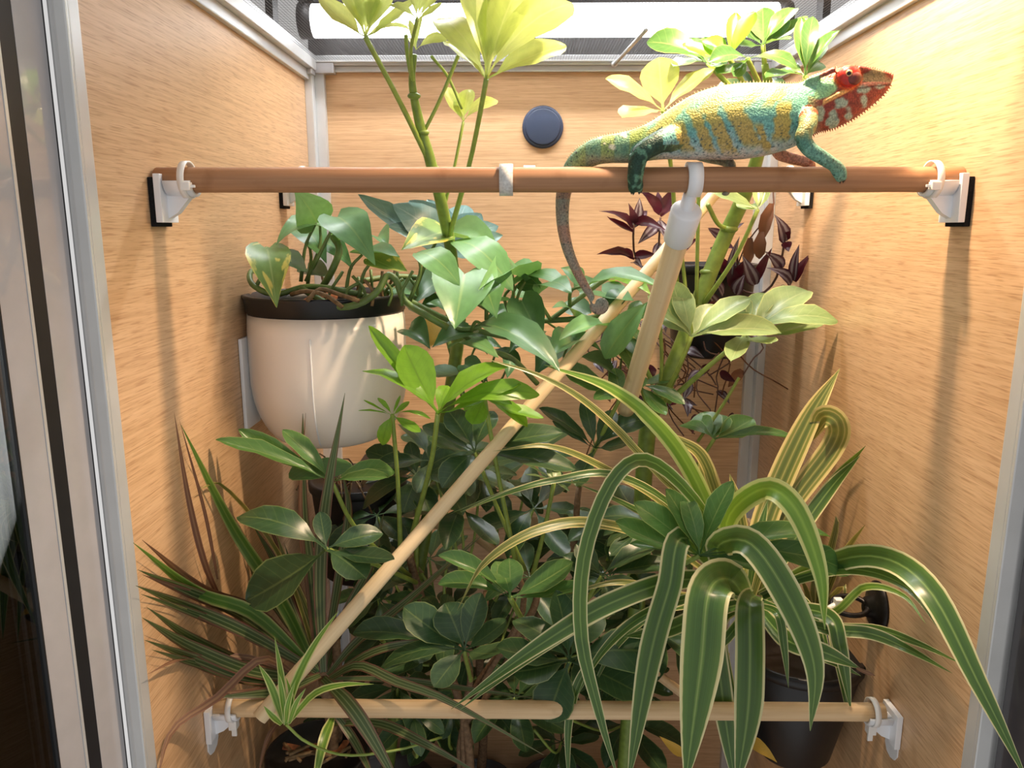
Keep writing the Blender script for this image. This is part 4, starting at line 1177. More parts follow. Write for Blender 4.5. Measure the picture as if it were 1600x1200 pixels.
# ================================================================== spider plant at lower right
sp0 = P(1180, 930, .66)
sr = thing('spider_plant', 'large variegated spider plant arching over the lower right from a black hanging pot', 'plant', (sp0.x, .68, sp0.z - .16))
bpx = P(1265, 1050, .70)
pot(sr, bpx.x - .012, .70, P(1265, 1010, .70).z, .060, .115, 'pot_black', taper=.62)
S = [
    ([(1165, 935, .64), (1140, 905, .58), (1108, 925, .53), (1095, 1040, .51), (1070, 1230, .49)], 62, 'spider', .85, .3),
    ([(1180, 930, .62), (1172, 945, .585), (1172, 1030, .56), (1168, 1120, .55), (1150, 1235, .54)], 44, 'spider', .85, .35),
    ([(1165, 930, .64), (1120, 860, .60), (1170, 848, .56), (1230, 930, .53), (1272, 1040, .52), (1266, 1142, .52)], 45, 'spider', .85, .45),
    ([(1160, 920, .66), (1135, 820, .63), (1190, 765, .60), (1240, 792, .57), (1280, 890, .55), (1289, 984, .55)], 36, 'spider_young', .85, .45),
    ([(1160, 930, .64), (1070, 840, .60), (1045, 920, .57), (1015, 1030, .55), (980, 1230, .53)], 38, 'spider', .85, .3),
    ([(1160, 920, .66), (1100, 800, .62), (1020, 722, .59), (962, 745, .57), (915, 860, .55), (908, 990, .55), (935, 1110, .55), (968, 1225, .55)], 22, 'spider', .9, .3),
    ([(1175, 930, .64), (1080, 905, .60), (960, 940, .57), (840, 1010, .55), (705, 1108, .54)], 32, 'spider', .8, .5),
    ([(1150, 930, .68), (1110, 800, .68), (1050, 690, .67), (960, 610, .66), (850, 570, .66)], 28, 'spider_young', .8, .55),
    ([(1150, 930, .68), (1100, 820, .67), (1030, 740, .66), (930, 640, .65), (850, 590, .65), (758, 560, .65)], 13, 'spider_yellow', .7, .5),
    ([(1150, 920, .70), (1130, 810, .71), (1100, 720, .71), (1065, 690, .71), (1020, 672, .71)], 20, 'spider_yellow', .75, .5),
    ([(1165, 930, .68), (1200, 800, .72), (1262, 660, .74), (1312, 576, .75)], 40, 'spider_yellow', .8, .5),
    ([(1185, 930, .69), (1230, 800, .72), (1300, 700, .73), (1308, 662, .72), (1285, 652, .73), (1268, 690, .75)], 36, 'spider_yellow', .8, .25),
    ([(1190, 930, .69), (1250, 830, .71), (1300, 760, .72), (1344, 712, .73)], 24, 'spider', .8, .5),
    ([(1180, 930, .70), (1120, 800, .73), (1105, 760, .74), (1090, 720, .75)], 14, 'spider_yellow', .7, .5),
    ([(1180, 930, .70), (1160, 830, .73), (1150, 780, .74), (1140, 740, .75)], 20, 'spider_yellow', .7, .5),
    ([(1190, 930, .67), (1280, 885, .62), (1370, 870, .56), (1450, 920, .50), (1530, 1070, .455), (1610, 1230, .43)], 38, 'spider', .85, .45),
    ([(1190, 930, .67), (1260, 900, .63), (1340, 890, .58), (1420, 920, .53), (1480, 1000, .49)], 22, 'spider', .7, .6),
    ([(1190, 935, .68), (1290, 960, .64), (1350, 918, .61), (1410, 930, .59), (1447, 975, .575)], 13, 'spider_young', .75, .6),
    ([(1190, 940, .66), (1280, 980, .62), (1360, 990, .60), (1420, 1015, .58), (1488, 1052, .565)], 20, 'spider', .8, .55),
    ([(1180, 945, .65), (1230, 1000, .61), (1290, 1020, .59), (1345, 1045, .58)], 30, 'spider', .85, .5),
    ([(1200, 945, .66), (1290, 960, .62), (1312, 1010, .60), (1330, 1112, .60)], 24, 'spider', .85, .4),
    ([(1175, 940, .66), (1120, 970, .63), (1128, 1080, .61), (1150, 1235, .60)], 32, 'spider', .8, .3),
    ([(1150, 940, .68), (1010, 960, .64), (920, 1040, .61), (890, 1120, .60), (888, 1230, .60)], 14, 'spider', .8, .3),
    ([(1150, 930, .68), (1040, 850, .66), (930, 815, .64), (840, 826, .62), (760, 875, .60), (722, 940, .60)], 13, 'spider_yellow', .6, .5),
    ([(1150, 930, .70), (1050, 800, .70), (950, 735, .69), (860, 698, .68), (770, 705, .67)], 13, 'spider_yellow', .6, .5),
    ([(1150, 930, .70), (1060, 800, .69), (960, 742, .68), (870, 750, .67), (800, 768, .66), (720, 800, .66)], 13, 'spider', .6, .5),
    ([(1160, 930, .70), (1060, 840, .70), (980, 790, .69), (900, 755, .69)], 12, 'spider', .6, .5),
    ([(1170, 940, .66), (1100, 960, .62), (1040, 985, .60), (975, 995, .59)], 26, 'spider', .7, .35),
    ([(1160, 940, .66), (1080, 935, .62), (1000, 965, .60), (940, 1020, .59), (900, 1090, .58)], 16, 'spider', .7, .5),
    ([(1150, 935, .68), (1060, 930, .66), (970, 910, .65), (880, 930, .64)], 12, 'spider_yellow', .6, .5),
    ([(1190, 940, .68), (1240, 930, .66), (1270, 960, .64), (1290, 1020, .62)], 14, 'spider', .7, .4),
    ([(1175, 935, .66), (1200, 860, .66), (1225, 830, .66), (1260, 800, .67)], 18, 'spider_yellow', .7, .5),
    ([(1170, 935, .67), (1180, 860, .68), (1190, 820, .69), (1200, 780, .70)], 16, 'spider', .7, .5),
    ([(1160, 935, .67), (1140, 870, .68), (1120, 830, .69), (1080, 800, .70)], 14, 'spider_yellow', .7, .5),
    ([(1175, 940, .64), (1150, 980, .61), (1118, 1010, .60), (1060, 1015, .59)], 16, 'spider', .7, .5),
    ([(1185, 945, .64), (1215, 960, .61), (1225, 1010, .60), (1232, 1075, .595)], 14, 'spider', .7, .5),
]
for pts, w_, mt, k_, tpr in S:
    strap(sr, pts, w_, mt, k=k_, taper=tpr, fold=.26, n=30)
for i in (6, 9, 12, 16, 18, 19, 20, 21, 23, 25, 27, 28, 30, 33):
    pts, w_, mt, k_, tpr = S[i]
    dx, dy = rng.uniform(-24, 24), rng.uniform(-22, 26)
    pts = [pts[0]] + [(x_ + dx * (j + 1) / len(pts), y_ + dy * (j + 1) / len(pts), d_ + .022) for j, (x_, y_, d_) in enumerate(pts[1:])]
    strap(sr, pts, w_ * rng.uniform(.6, .9), mt, k=k_, taper=tpr, fold=.26, n=22)
# brown leaf tip and dead leaf in the pot
strap(sr, [(1338, 1044, .58), (1352, 1050, .578), (1368, 1056, .575)], 6, 'dracaena_dry', k=.8, n=6)
for (b_, t_, w_) in [((1125, 1010, .68), (1060, 1065, .66), 22), ((1140, 1025, .66), (1085, 1020, .66), 24), ((1160, 1150, .66), (1215, 1190, .64), 20), ((1070, 1180, .68), (1030, 1150, .68), 16)]:
    leaf(sr, 'lance', 'yellow_leaf', P(*b_), P(*t_), w_ * mpp(*b_), to_cam(P(*b_)))

# small spider plant beside the suction hook
s2 = thing('spider_plant', 'small yellow-edged spider plant squeezed beside the wall hook', 'plant', P(1275, 985, .76))
for pts, w_ in [([(1272, 985, .76), (1280, 930, .76), (1305, 830, .77), (1306, 806, .77)], 13), ([(1272, 985, .76), (1300, 900, .76), (1325, 855, .76), (1352, 820, .77)], 13), ([(1270, 985, .76), (1262, 930, .76), (1250, 900, .76)], 10), ([(1272, 985, .76), (1270, 920, .76), (1278, 880, .77)], 9), ([(1275, 985, .75), (1290, 945, .745), (1320, 915, .74), (1312, 960, .735)], 9), ([(1268, 985, .76), (1245, 950, .75), (1225, 945, .745)], 9), ([(1278, 985, .76), (1300, 950, .75), (1310, 985, .74)], 9)]:
    strap(s2, pts, w_, 'spider_yellow', k=.75, taper=.6, n=10)
pot(s2, P(1275, 1000, .76).x, .76, P(1275, 985, .76).z, .028, .05, 'pot_black')

# suction hook with a pale cable tie on the right wall
hy = 0.735
while P(1372, 948, hy).x > XR:
    hy -= 0.002
hc = P(1372, 948, hy); hc.x = XR
hk = thing('suction_hook', 'black suction hook on the right wall with a pale cable tie through its ring', 'hook', hc)
V, F = lathe(0, 0, [(.021, 0.0), (.021, .002), (.017, .005), (.009, .007), (.008, .012), (.004, .013)], 32)
put('suction_cup', ([Vector((hc.x - .0002 - v.z, hc.y + v.x, hc.z + v.y * 1.15)) for v in V], F), 'iron', hk)
rc = hc + Vector((-.027, -.002, .002))
pts = [rc + Vector((math.cos(a) * .016, math.sin(a) * .011, math.sin(a) * .004)) for a in [i * 2 * math.pi / 24 for i in range(25)]]
put('ring', tube(pts, .0024, 8), 'iron', hk)
tie = thing('cable_tie', 'pale pink cable tie looped through the black wall hook', 'cable tie', rc + Vector((-.016, 0, -.03)))
ta = rc + Vector((-.014, -.006, .004))
put('strap', tube([ta, ta + Vector((-.008, -.002, -.006)), P(1312, 995, hy - .02), P(1285, 1030, hy)], [.003, .003, .0028, .0028], 6, 10), 'cable_tie', tie)
put('head', bevbox(ta.x - .003, ta.x + .004, ta.y - .004, ta.y + .003, ta.z - .004, ta.z + .006, .001), 'cable_tie', tie, False)

# ================================================================== purple inch plant at the back right
tpp = P(1110, 440, .975)
tr = thing('inch_plant', 'purple striped inch plant in a black pot against the back wall', 'plant', (tpp.x, .975, tpp.z - .12))
pot(tr, tpp.x, .975, P(1110, 414, .93).z, .056, .115, 'pot_black', taper=.8)
put('wall_mount', bevbox(tpp.x - .02, tpp.x + .02, 1.025, YB - .0003, tpp.z - .05, tpp.z + .005, .002), 'pot_black', tr, False)
def tshoot(stem, leaves, red=False):
    stalk(tr, [P(*q) for q in stem], .0014, 'trad_stem', 'stem', 6, 10)
    for (b_, t_, w_, *m) in leaves:
        B = P(*b_)
        leaf(tr, 'lance', (m[0] if m else 'inch_plant'), B, B + (P(*t_) - B) * 1.12, 1.15 * w_ * mpp(*b_), UP * .5 + to_cam(B) * .8, jit=.35)
R_ = 'inch_plant_red'
tshoot([(1070, 425, .95), (1010, 420, .93), (992, 400, .92), (990, 355, .91), (998, 330, .91)],
       [((990, 357, .91), (946, 330, .89), 15, R_), ((990, 362, .91), (952, 342, .89), 14, R_), ((990, 355, .91), (999, 314, .91), 17), ((992, 352, .91), (984, 322, .90), 12, R_), ((994, 346, .91), (1036, 358, .88), 16, R_), ((994, 350, .91), (1010, 330, .92), 14, R_), ((990, 405, .92), (941, 396, .89), 16, R_), ((990, 404, .92), (962, 391, .90), 14, R_), ((990, 410, .92), (1002, 418, .89), 13), ((992, 398, .92), (1022, 398, .90), 13, R_)])
tshoot([(1080, 425, .95), (1040, 425, .94), (1030, 390, .93), (1032, 340, .92)],
       [((1031, 333, .92), (1002, 298, .91), 17, R_), ((1032, 333, .92), (1052, 296, .92), 17, R_), ((1031, 336, .92), (1028, 302, .93), 14, R_), ((1031, 345, .92), (1040, 372, .90), 15), ((1030, 350, .92), (1000, 378, .90), 16), ((1032, 338, .92), (1062, 320, .92), 13, R_), ((1030, 380, .93), (1022, 412, .91), 14), ((1045, 405, .93), (1089, 373, .92), 13, R_)])
tshoot([(1120, 430, .95), (1130, 390, .94), (1134, 360, .94)],
       [((1132, 372, .94), (1108, 358, .92), 15), ((1134, 366, .94), (1160, 350, .92), 12), ((1130, 385, .94), (1145, 388, .91), 14, R_), ((1125, 395, .94), (1110, 388, .92), 12)])
tshoot([(1130, 440, .95), (1150, 420, .93), (1152, 395, .92)],
       [((1140, 430, .92), (1120, 400, .91), 18, R_), ((1140, 440, .91), (1152, 378, .90), 12), ((1148, 440, .91), (1168, 404, .90), 13, R_), ((1150, 450, .91), (1142, 412, .90), 18, R_), ((1130, 460, .90), (1118, 440, .89), 18), ((1150, 460, .90), (1162, 432, .89), 20), ((1125, 480, .90), (1106, 455, .89), 16)])
tshoot([(1150, 450, .93), (1185, 460, .92), (1210, 440, .91), (1222, 400, .905), (1228, 360, .90)],
       [((1226, 378, .90), (1214, 340, .89), 20), ((1228, 378, .90), (1232, 392, .885), 14, R_), ((1224, 372, .90), (1233, 362, .89), 14, R_), ((1222, 420, .90), (1200, 396, .89), 20), ((1236, 445, .90), (1206, 420, .885), 22), ((1240, 438, .90), (1248, 388, .89), 16), ((1242, 440, .90), (1266, 398, .89), 13, R_), ((1180, 445, .90), (1163, 405, .89), 20), ((1182, 440, .90), (1204, 393, .89), 14, R_), ((1230, 448, .90), (1222, 462, .88), 14, R_)])
# shrivelled brown leaves hanging from a thread of stem
for (b_, t_, w_) in [((1206, 318, .90), (1190, 375, .89), 20), ((1190, 362, .89), (1186, 405, .89), 20), ((1172, 372, .90), (1168, 415, .89), 18), ((1185, 385, .90), (1192, 400, .90), 14)]:
    leaf(tr, 'spindle', 'dead_leaf', P(*b_), P(*t_), w_ * mpp(*b_), to_cam(P(*b_)), jit=.5)
stalk(tr, [P(1208, 296, .905), P(1206, 330, .90), P(1170, 375, .90), P(1150, 420, .92)], .0009, 'trad_stem', 'stem', 5, 10)
# trailing part below the pot
for i in range(46):
    bx = rng.uniform(930, 1230); by = rng.uniform(470, 650); d_ = rng.uniform(.87, .96)
    if bx > 1180:
        continue
    a = rng.uniform(0, 6.28)
    L_ = rng.uniform(26, 40)
    mt = rng.choice(('inch_plant', 'inch_plant', R_, R_, 'dead_leaf'))
    B = P(bx, by, d_)
    leaf(tr, 'lance', mt, B, P(bx + math.cos(a) * L_, by + abs(math.sin(a)) * L_ * .9, d_ - .015), rng.uniform(13, 18) * mpp(bx, by, d_), UP * .3 + to_cam(B), jit=.6)
for i in range(34):
    x0 = rng.uniform(950, 1180); y0 = rng.uniform(490, 600); d_ = rng.uniform(.88, .95)
    pts = [(x0, y0, d_)]
    for q in range(3):
        pts.append((pts[-1][0] + rng.uniform(-45, 45), pts[-1][1] + rng.uniform(8, 45), d_ + rng.uniform(-.02, .02)))
    stalk(tr, [P(*q) for q in pts], .0009, 'dead_leaf' if i % 2 else 'trad_stem', 'dry_stem', 5, 9)

# dark nursery pot half hidden behind the leaves left of centre
np_ = P(560, 760, .90)
nt = thing('nursery_pot', 'black nursery pot of bark and dry roots half hidden under the white pot', 'pot', (np_.x, .90, np_.z - .12))
pot(nt, np_.x, .90, np_.z + .012, .058, .125, 'pot_black')
put('wall_mount', bevbox(np_.x - .02, np_.x + .02, .955, YB - .0003, np_.z - .05, np_.z, .002), 'pot_black', nt, False)
for i in range(30):
    a = rng.uniform(0, 6.28); q = rng.uniform(0, .05)
    c = Vector((np_.x + math.cos(a) * q, .90 + math.sin(a) * q, np_.z + .004))
    if i < 12:
        s = rng.uniform(.005, .010)
        o = put('bark_chip', bevbox(-s, s, -s * .5, s * .5, -s * .35, s * .35, s * .2), 'bark_chip', nt, False)
        o.location = c - parent_loc(nt); o.rotation_euler = (rng.uniform(-.6, .6), rng.uniform(-.6, .6), rng.uniform(0, 3))
    else:
        stalk(nt, [c, c + Vector((rng.uniform(-.02, .02), rng.uniform(-.03, 0), rng.uniform(.01, .03))), c + Vector((rng.uniform(-.04, .04), rng.uniform(-.06, -.02), rng.uniform(-.03, .01)))], .0011, 'root_brown', 'root', 5, 7)
# ================================================================== the chameleon
CY = RY                                      # it stands on the upper front perch
# (top px, bottom px, half thickness px, distance shift)
ST = [
    (1396, 119, 1395, 124, 2, 0), (1390, 114.5, 1391, 133, 7, 0), (1378, 110.5, 1380, 149, 11.5, 0), (1362, 107, 1362, 165, 16, 0),
    (1345, 104, 1345, 178, 20, 0), (1325, 103, 1328, 189, 23, 0), (1305, 107, 1310, 198, 24, 0), (1285, 112, 1294, 203, 23, 0),
    (1267, 118, 1280, 206, 23, 0), (1254, 128, 1268, 212, 26, 0), (1234, 131, 1248, 226, 33, 0), (1208, 129.5, 1214, 239, 40, 0),
    (1177, 129, 1177, 247, 44, 0), (1145, 131, 1141, 250, 45, 0), (1112, 137, 1106, 250, 43, 0), (1080, 149, 1076, 250, 39, 0),
    (1050, 167, 1050, 249, 34, 0), (1020, 188, 1024, 250, 29, 0), (995, 200, 1002, 253, 25, 0.001), (970, 207, 978, 255, 22, 0.003),
    (945, 211.5, 955, 255, 20, 0.006), (922, 219, 937, 257, 18, 0.010), (903, 231, 924, 262, 16, 0.014), (887, 248, 912, 272, 14, 0.017),
    (875, 272, 901, 284, 12.5, 0.018), (869, 298, 893, 301, 11.5, 0.018), (868, 330, 889, 330, 10.5, 0.016), (871, 360, 890, 357, 9.5, 0.013),
    (879, 392, 895.5, 387, 8.2, 0.010), (891, 420, 905, 413, 7.2, 0.008), (905, 446, 917, 438, 6.2, 0.006), (920, 469, 929, 461, 5.2, 0.005),
]
ctr, hh, ww, upv = [], [], [], []
M0 = mpp(1150, 190, CY)
for tx, ty, bx, by, w_, dd_ in ST:
    a, b = P(tx, ty, CY + dd_), P(bx, by, CY + dd_)
    ctr.append((a + b) / 2); hh.append((a - b).length / 2); ww.append(w_ * M0); upv.append((a - b).normalized())
# curled end of the tail
sc_ = P(938, 476, CY + .004)
ex = (P(948, 476, CY + .004) - sc_).normalized()
ez = (P(938, 466, CY + .004) - sc_).normalized()
NC = 30
for i in range(NC):
    q = i / (NC - 1)
    a = math.radians(200) + q * math.radians(520)
    r_ = M0 * (12.5 * (1 - q) + 0.5)
    ctr.append(sc_ + ex * math.cos(a) * r_ + ez * math.sin(a) * r_)
    upv.append(-(ex * math.cos(a) + ez * math.sin(a)))
    s_ = M0 * (4.4 * (1 - q) ** .6 + 1.6)
    hh.append(s_); ww.append(s_)
def sub(lst, f):
    n = len(lst)
    out = []
    for i in range(n - 1):
        p0, p1, p2, p3 = lst[max(0, i - 1)], lst[i], lst[i + 1], lst[min(n - 1, i + 2)]
        for k in range(f):
            t = k / f
            out.append(0.5 * ((2 * p1) + (p2 - p0) * t + (2 * p0 - 5 * p1 + 4 * p2 - p3) * t * t + (3 * p1 - p0 - 3 * p2 + p3) * t ** 3))
    out.append(lst[-1])
    return out
C_, H_, W_, U_ = sub(ctr, 3), sub(hh, 3), sub(ww, 3), [u.normalized() for u in sub(upv, 3)]
SEG = 28
V, F = [], []
side = Vector((0, 1, 0))
for i in range(len(C_)):
    T = (C_[min(len(C_) - 1, i + 1)] - C_[max(0, i - 1)]).normalized()
    U = U_[i]
    S = (side - T * side.dot(T) - U * side.dot(U)).normalized()
    f = i / 3.0
    for k in range(SEG):
        a = 2 * math.pi * k / SEG
        ca, sa = math.cos(a), math.sin(a)
        # narrower towards the back keel, fuller low down
        wmul = 1.0
        if f < 22:
            wmul = 1 - 0.28 * max(0.0, sa) ** 1.5
        V.append(C_[i] + U * (sa * H_[i]) + S * (ca * W_[i] * wmul))
for i in range(len(C_) - 1):
    for k in range(SEG):
        k2 = (k + 1) % SEG
        F.append((i * SEG + k, i * SEG + k2, (i + 1) * SEG + k2, (i + 1) * SEG + k))
F.append(tuple(range(SEG - 1, -1, -1)))
m_ = (len(C_) - 1) * SEG
F.append(tuple(range(m_, m_ + SEG)))
parts = [(V, F)]

def limb(pts, rad, n=18):
    parts.append(tube([P(*p) for p in pts], [r * M0 for r in rad], 14, n))
FD = CY - RR                                  # front face of the perch
LIMBS = []
def leg(kind, pts, rad):
    limb(pts, rad)
    LIMBS.append((kind, catmull([P(*p) for p in pts], 14), max(rad) * M0))
# near hind leg: thigh back along the flank, shank down, foot clasping the perch
leg('hind', [(1052, 214, CY - .010), (1030, 222, CY - .020), (1006, 236, CY - .024), (998, 245, CY - .022)], [19, 17, 15, 14.5])
leg('hind', [(998, 243, CY - .022), (995, 258, CY - .020), (993, 272, CY - .0175), (992, 282, CY - .016)], [15, 13.5, 12.5, 12])
leg('hind', [(992, 278, CY - .0165), (990, 290, CY - .015), (988, 299, CY - .012)], [11, 9.5, 6])
leg('hind', [(994, 278, CY - .0165), (998, 290, CY - .015), (999, 298, CY - .012)], [9, 7.5, 4.5])
# near front leg
leg('arm', [(1262, 180, CY - .012), (1262, 196, CY - .022), (1255, 212, CY - .026), (1254, 220, CY - .026)], [16, 13.5, 12, 11.5])
leg('fore', [(1254, 218, CY - .026), (1266, 234, CY - .0255), (1286, 247, CY - .024), (1306, 260, CY - .019)], [12, 11.5, 10.5, 9.5])
leg('fore', [(1304, 258, CY - .019), (1314, 268, CY - .0165), (1318, 280, CY - .013)], [10, 8.5, 5])
leg('fore', [(1303, 260, CY - .019), (1308, 272, CY - .0165), (1312, 282, CY - .013)], [8, 6.5, 4.5])
# far legs, on the other side of the perch
leg('farfore', [(1232, 200, CY + .014), (1215, 235, CY + .020), (1230, 246, CY + .016), (1262, 254, CY + .010), (1270, 262, CY + .012)], [13, 10, 9, 8, 6])
leg('farhind', [(1066, 215, CY + .014), (1090, 238, CY + .022), (1128, 250, CY + .016), (1142, 258, CY + .011), (1140, 272, CY + .0135)], [15, 12, 9, 8, 6])
leg('farhind', [(1140, 268, CY + .0135), (1138, 288, CY + .012), (1136, 301, CY + .001), (1130, 303, CY - .004)], [7, 6, 4.5, 3])
# eye turrets, brow and cheek ridges
for s in (-1, 1):
    parts.append(sphere(P(1325, 121, CY + s * .0090), 20 * M0, 12 * M0, 18 * M0, 20, 12))
    e0 = [(1258, 127, CY + s * .0045), (1285, 117, CY + s * .0085), (1305, 108, CY + s * .0100)]
    parts.append(tube([P(*p) for p in e0], [3 * M0, 4 * M0, 4.5 * M0], 8, 10))
    e1 = [(1340, 107, CY + s * .0075), (1365, 112, CY + s * .0055), (1391, 118, CY + s * .002)]
    parts.append(tube([P(*p) for p in e1], [5 * M0, 4.5 * M0, 3.5 * M0], 8, 10))
    e2 = [(1290, 158, CY + s * .0118), (1310, 147, CY + s * .0122), (1330, 137, CY + s * .0110)]
    parts.append(tube([P(*p) for p in e2], [2.5 * M0, 3.5 * M0, 3 * M0], 8, 8))
    e3 = [(1335, 134, CY + s * .0100), (1360, 130, CY + s * .0080), (1392, 127, CY + s * .0028)]
    parts.append(tube([P(*p) for p in e3], [2.6 * M0, 2.6 * M0, 2 * M0], 8, 8))
body = put('chameleon_source', merge(*parts), 'rubber')
rm = body.modifiers.new('r', 'REMESH'); rm.mode = 'VOXEL'; rm.voxel_size = 0.00085; rm.use_smooth_shade = True
sm = body.modifiers.new('s', 'SMOOTH'); sm.factor = 0.5; sm.iterations = 3
dg = bpy.context.evaluated_depsgraph_get()
me = bpy.data.meshes.new_from_object(body.evaluated_get(dg))
bpy.data.objects.remove(body)
me.name = 'body'
me.materials.clear()
me.shade_smooth()

def mixv(a, b, t):
    t = min(1.0, max(0.0, t))
    return tuple(a[i] + (b[i] - a[i]) * t for i in range(3))
def sst(a, b, x):
    t = min(1.0, max(0.0, (x - a) / (b - a)))
    return t * t * (3 - 2 * t)
TEAL = (106, 168, 146); TEAL2 = (112, 174, 170); YEL = (174, 166, 84); OCH = (184, 160, 90); PALE = (220, 204, 188); GREYB = (186, 194, 192)
RED = (156, 62, 46); DKRED = (120, 48, 40); BLOT = (158, 172, 152); HGRN = (136, 196, 150); SHADE_GRN = (34, 68, 54); OLIVE = (122, 140, 84); PINK = (196, 140, 122)
BLOBS = [(1312, 160, 11, 8), (1301, 187, 8, 12), (1326, 176, 6, 11), (1348, 139, 13, 6), (1349, 158, 6, 9), (1373, 135, 9, 4), (1282, 176, 6, 11)]
def skin(v):
    x, y = proj(v)
    s3 = v * 1.0
    nz = noise.noise(s3 * 260.0)
    nf = noise.noise(s3 * 620.0)
    nb = noise.noise(s3 * 90.0)
    # limbs first
    best, bd = None, 1e9
    for kind, path, r in LIMBS:
        for p in path:
            d = (v - p).length / r
            if d < bd:
                bd, best = d, kind
    if best in ('hind', 'fore', 'arm', 'farfore', 'farhind') and bd < 1.12:
        if best == 'hind':
            if x > 1036 and y < 226 and bd > .7:
                pass
            else:
                c = mixv(SHADE_GRN, (92, 138, 112), sst(.12, .38, nz + nb * .4))  # shade on the near hind leg is painted into this dark green
                return mixv(c, (150, 150, 90), sst(1040, 1056, x) * .6)
        elif best == 'fore':
            c = mixv((96, 148, 132), (124, 176, 156), nz * .8 + .5)
            return mixv(c, (60, 92, 84), sst(.35, .5, nf))
        elif best == 'arm' and (bd < .95):
            c = mixv((156, 142, 84), (120, 160, 126), nz + .4)
            c = mixv(c, (150, 84, 52), sst(.15, .4, nb))
            return mixv(c, (88, 140, 122), sst(205, 222, y))
        elif best == 'farfore' and y > 236:
            return mixv(PINK, (170, 90, 70), sst(.1, .4, nz))
        elif best == 'farhind' and y > 248:
            return mixv((150, 160, 146), (120, 110, 96), nz + .4)
    # head
    hx = x + (y - 165) * 0.28
    if hx > 1268 or (x > 1262 and y > 150):
        c = mixv(RED, DKRED, nz * .9 + .35)
        for bx, by, rx, ry in BLOBS:
            q = ((x - bx) / rx) ** 2 + ((y - by) / ry) ** 2
            c = mixv(c, BLOT, 1 - sst(.5, 1.6, q + nz * 1.5 + nb * .8))
        # green cheek behind the eye
        q = ((x - 1283) / 26) ** 2 + ((y - 137 + (x - 1283) * .12) / 18) ** 2
        g = mixv(HGRN, (150, 170, 90), nb + .3)
        c = mixv(c, g, 1 - sst(.75, 1.15, q + nz * .15))
        # pale ridge under the eye and lip line
        d = abs((y - 158) + (x - 1290) * .525)
        if 1286 < x < 1336:
            c = mixv(c, (224, 172, 104), 1 - sst(3, 5.5, d))
        d = abs((y - 133) + (x - 1338) * .10)
        d2 = (y - 138) + (x - 1338) * .11
        if x > 1336:
            c = mixv(c, (206, 150, 128), (1 - sst(1.5, 3.5, d)) * .8)
            c = mixv(c, (70, 34, 30), (1 - sst(.6, 1.8, abs(d2))) * .7)
        if x > 1342 and y < 128:
            c = mixv(c, (142, 140, 96), sst(.1, .4, nb) * .8)
        if x < 1310 and y < 118 + (1310 - x) * .25 - 2 and y < 124:
            c = mixv(c, (150, 86, 70), .6)
        # orange ring of the eye
        q = math.hypot((x - 1325) / 1.1, y - 121)
        c = mixv(c, (206, 82, 28), 1 - sst(17, 24, q))
        c = mixv(c, (178, 34, 20), 1 - sst(14, 18, q))
        nk = sst(1258, 1290, x) if y > 150 else 1
        return mixv(mixv(TEAL, OLIVE, nb + .5), c, nk)
    # tail
    if x < 985:
        c = mixv((132, 168, 128), (104, 148, 122), nz + .5)
        c = mixv(c, (168, 176, 84), sst(-.1, .3, math.sin(x * .14 + .6)) * sst(880, 930, x) * .6)
        c = mixv(c, (186, 168, 150), sst(236, 256, y) * sst(905, 930, x) * .8)
        if y > 262:
            c = mixv(mixv((132, 142, 126), (148, 128, 110), nb + .5), (170, 122, 100), sst(.1, .5, math.sin(y * .09)) * .6)
        c = mixv(c, (66, 74, 72), sst(.42, .55, nf))
        # flakes of shedding skin at the root of the tail
        for bx, by, r in ((957, 231, 6), (938, 214, 4), (976, 211, 6), (945, 224, 3)):
            c = mixv(c, (238, 230, 196), 1 - sst(.6, 1.0, math.hypot(x - bx, y - by) / r + nz * .6))
        return c
    # trunk
    top = 129 if x > 1145 else 129 + (1145 - x) * .5
    h = (y - top) / max(20.0, 249 - top)
    c = mixv(TEAL, TEAL2, sst(.25, .6, h))
    band = 0.0
    for x0, wd, sl, y0, y1 in ((1062, 11, .30, 190, 240), (1092, 11, .42, 172, 244), (1120, 12, .48, 168, 248), (1160, 17, .55, 160, 232), (1186, 7, .3, 195, 240), (1222, 13, -.12, 160, 222)):
        d = abs(x - (x0 + (y - 195) * sl)) + nz * 5
        band = max(band, (1 - sst(wd * .7, wd * 1.15, d)) * sst(y0 - 8, y0 + 6, y) * (1 - sst(y1 - 12, y1 + 6, y)))
    for x0, wd in ((1080, 12), (1128, 14), (1180, 12), (1218, 10), (1040, 12)):
        d = abs(x - (x0 - (y - 145) * .9)) + nz * 6
        band = max(band, (1 - sst(wd * .6, wd * 1.3, d)) * (1 - sst(.22, .38, h)) * .85)
    low = sst(.52, .85, h + nz * .12)
    c = mixv(c, GREYB if nb > 0 else (150, 178, 182), low * .7)
    c = mixv(c, mixv(YEL, OCH, sst(.3, .6, h)), band)
    c = mixv(c, PALE, sst(.78, 1.0, h + nz * .1) * .85)
    c = mixv(c, (206, 156, 140), sst(.9, 1.05, h) * .5)
    c = mixv(c, (176, 190, 140), (1 - sst(.0, .10, h)) * .4)
    dots = sst(.38, .5, nf) * sst(.35, .6, h)
    c = mixv(c, (52, 72, 78), dots * .8)
    if x < 1040:
        c = mixv(c, (140, 160, 84), (1 - sst(1000, 1040, x)) * sst(-.2, .3, nb))
    return c
ca = me.color_attributes.new('skin', 'FLOAT_COLOR', 'POINT')
for i, vv in enumerate(me.vertices):
    ca.data[i].color = lin(skin(vv.co))

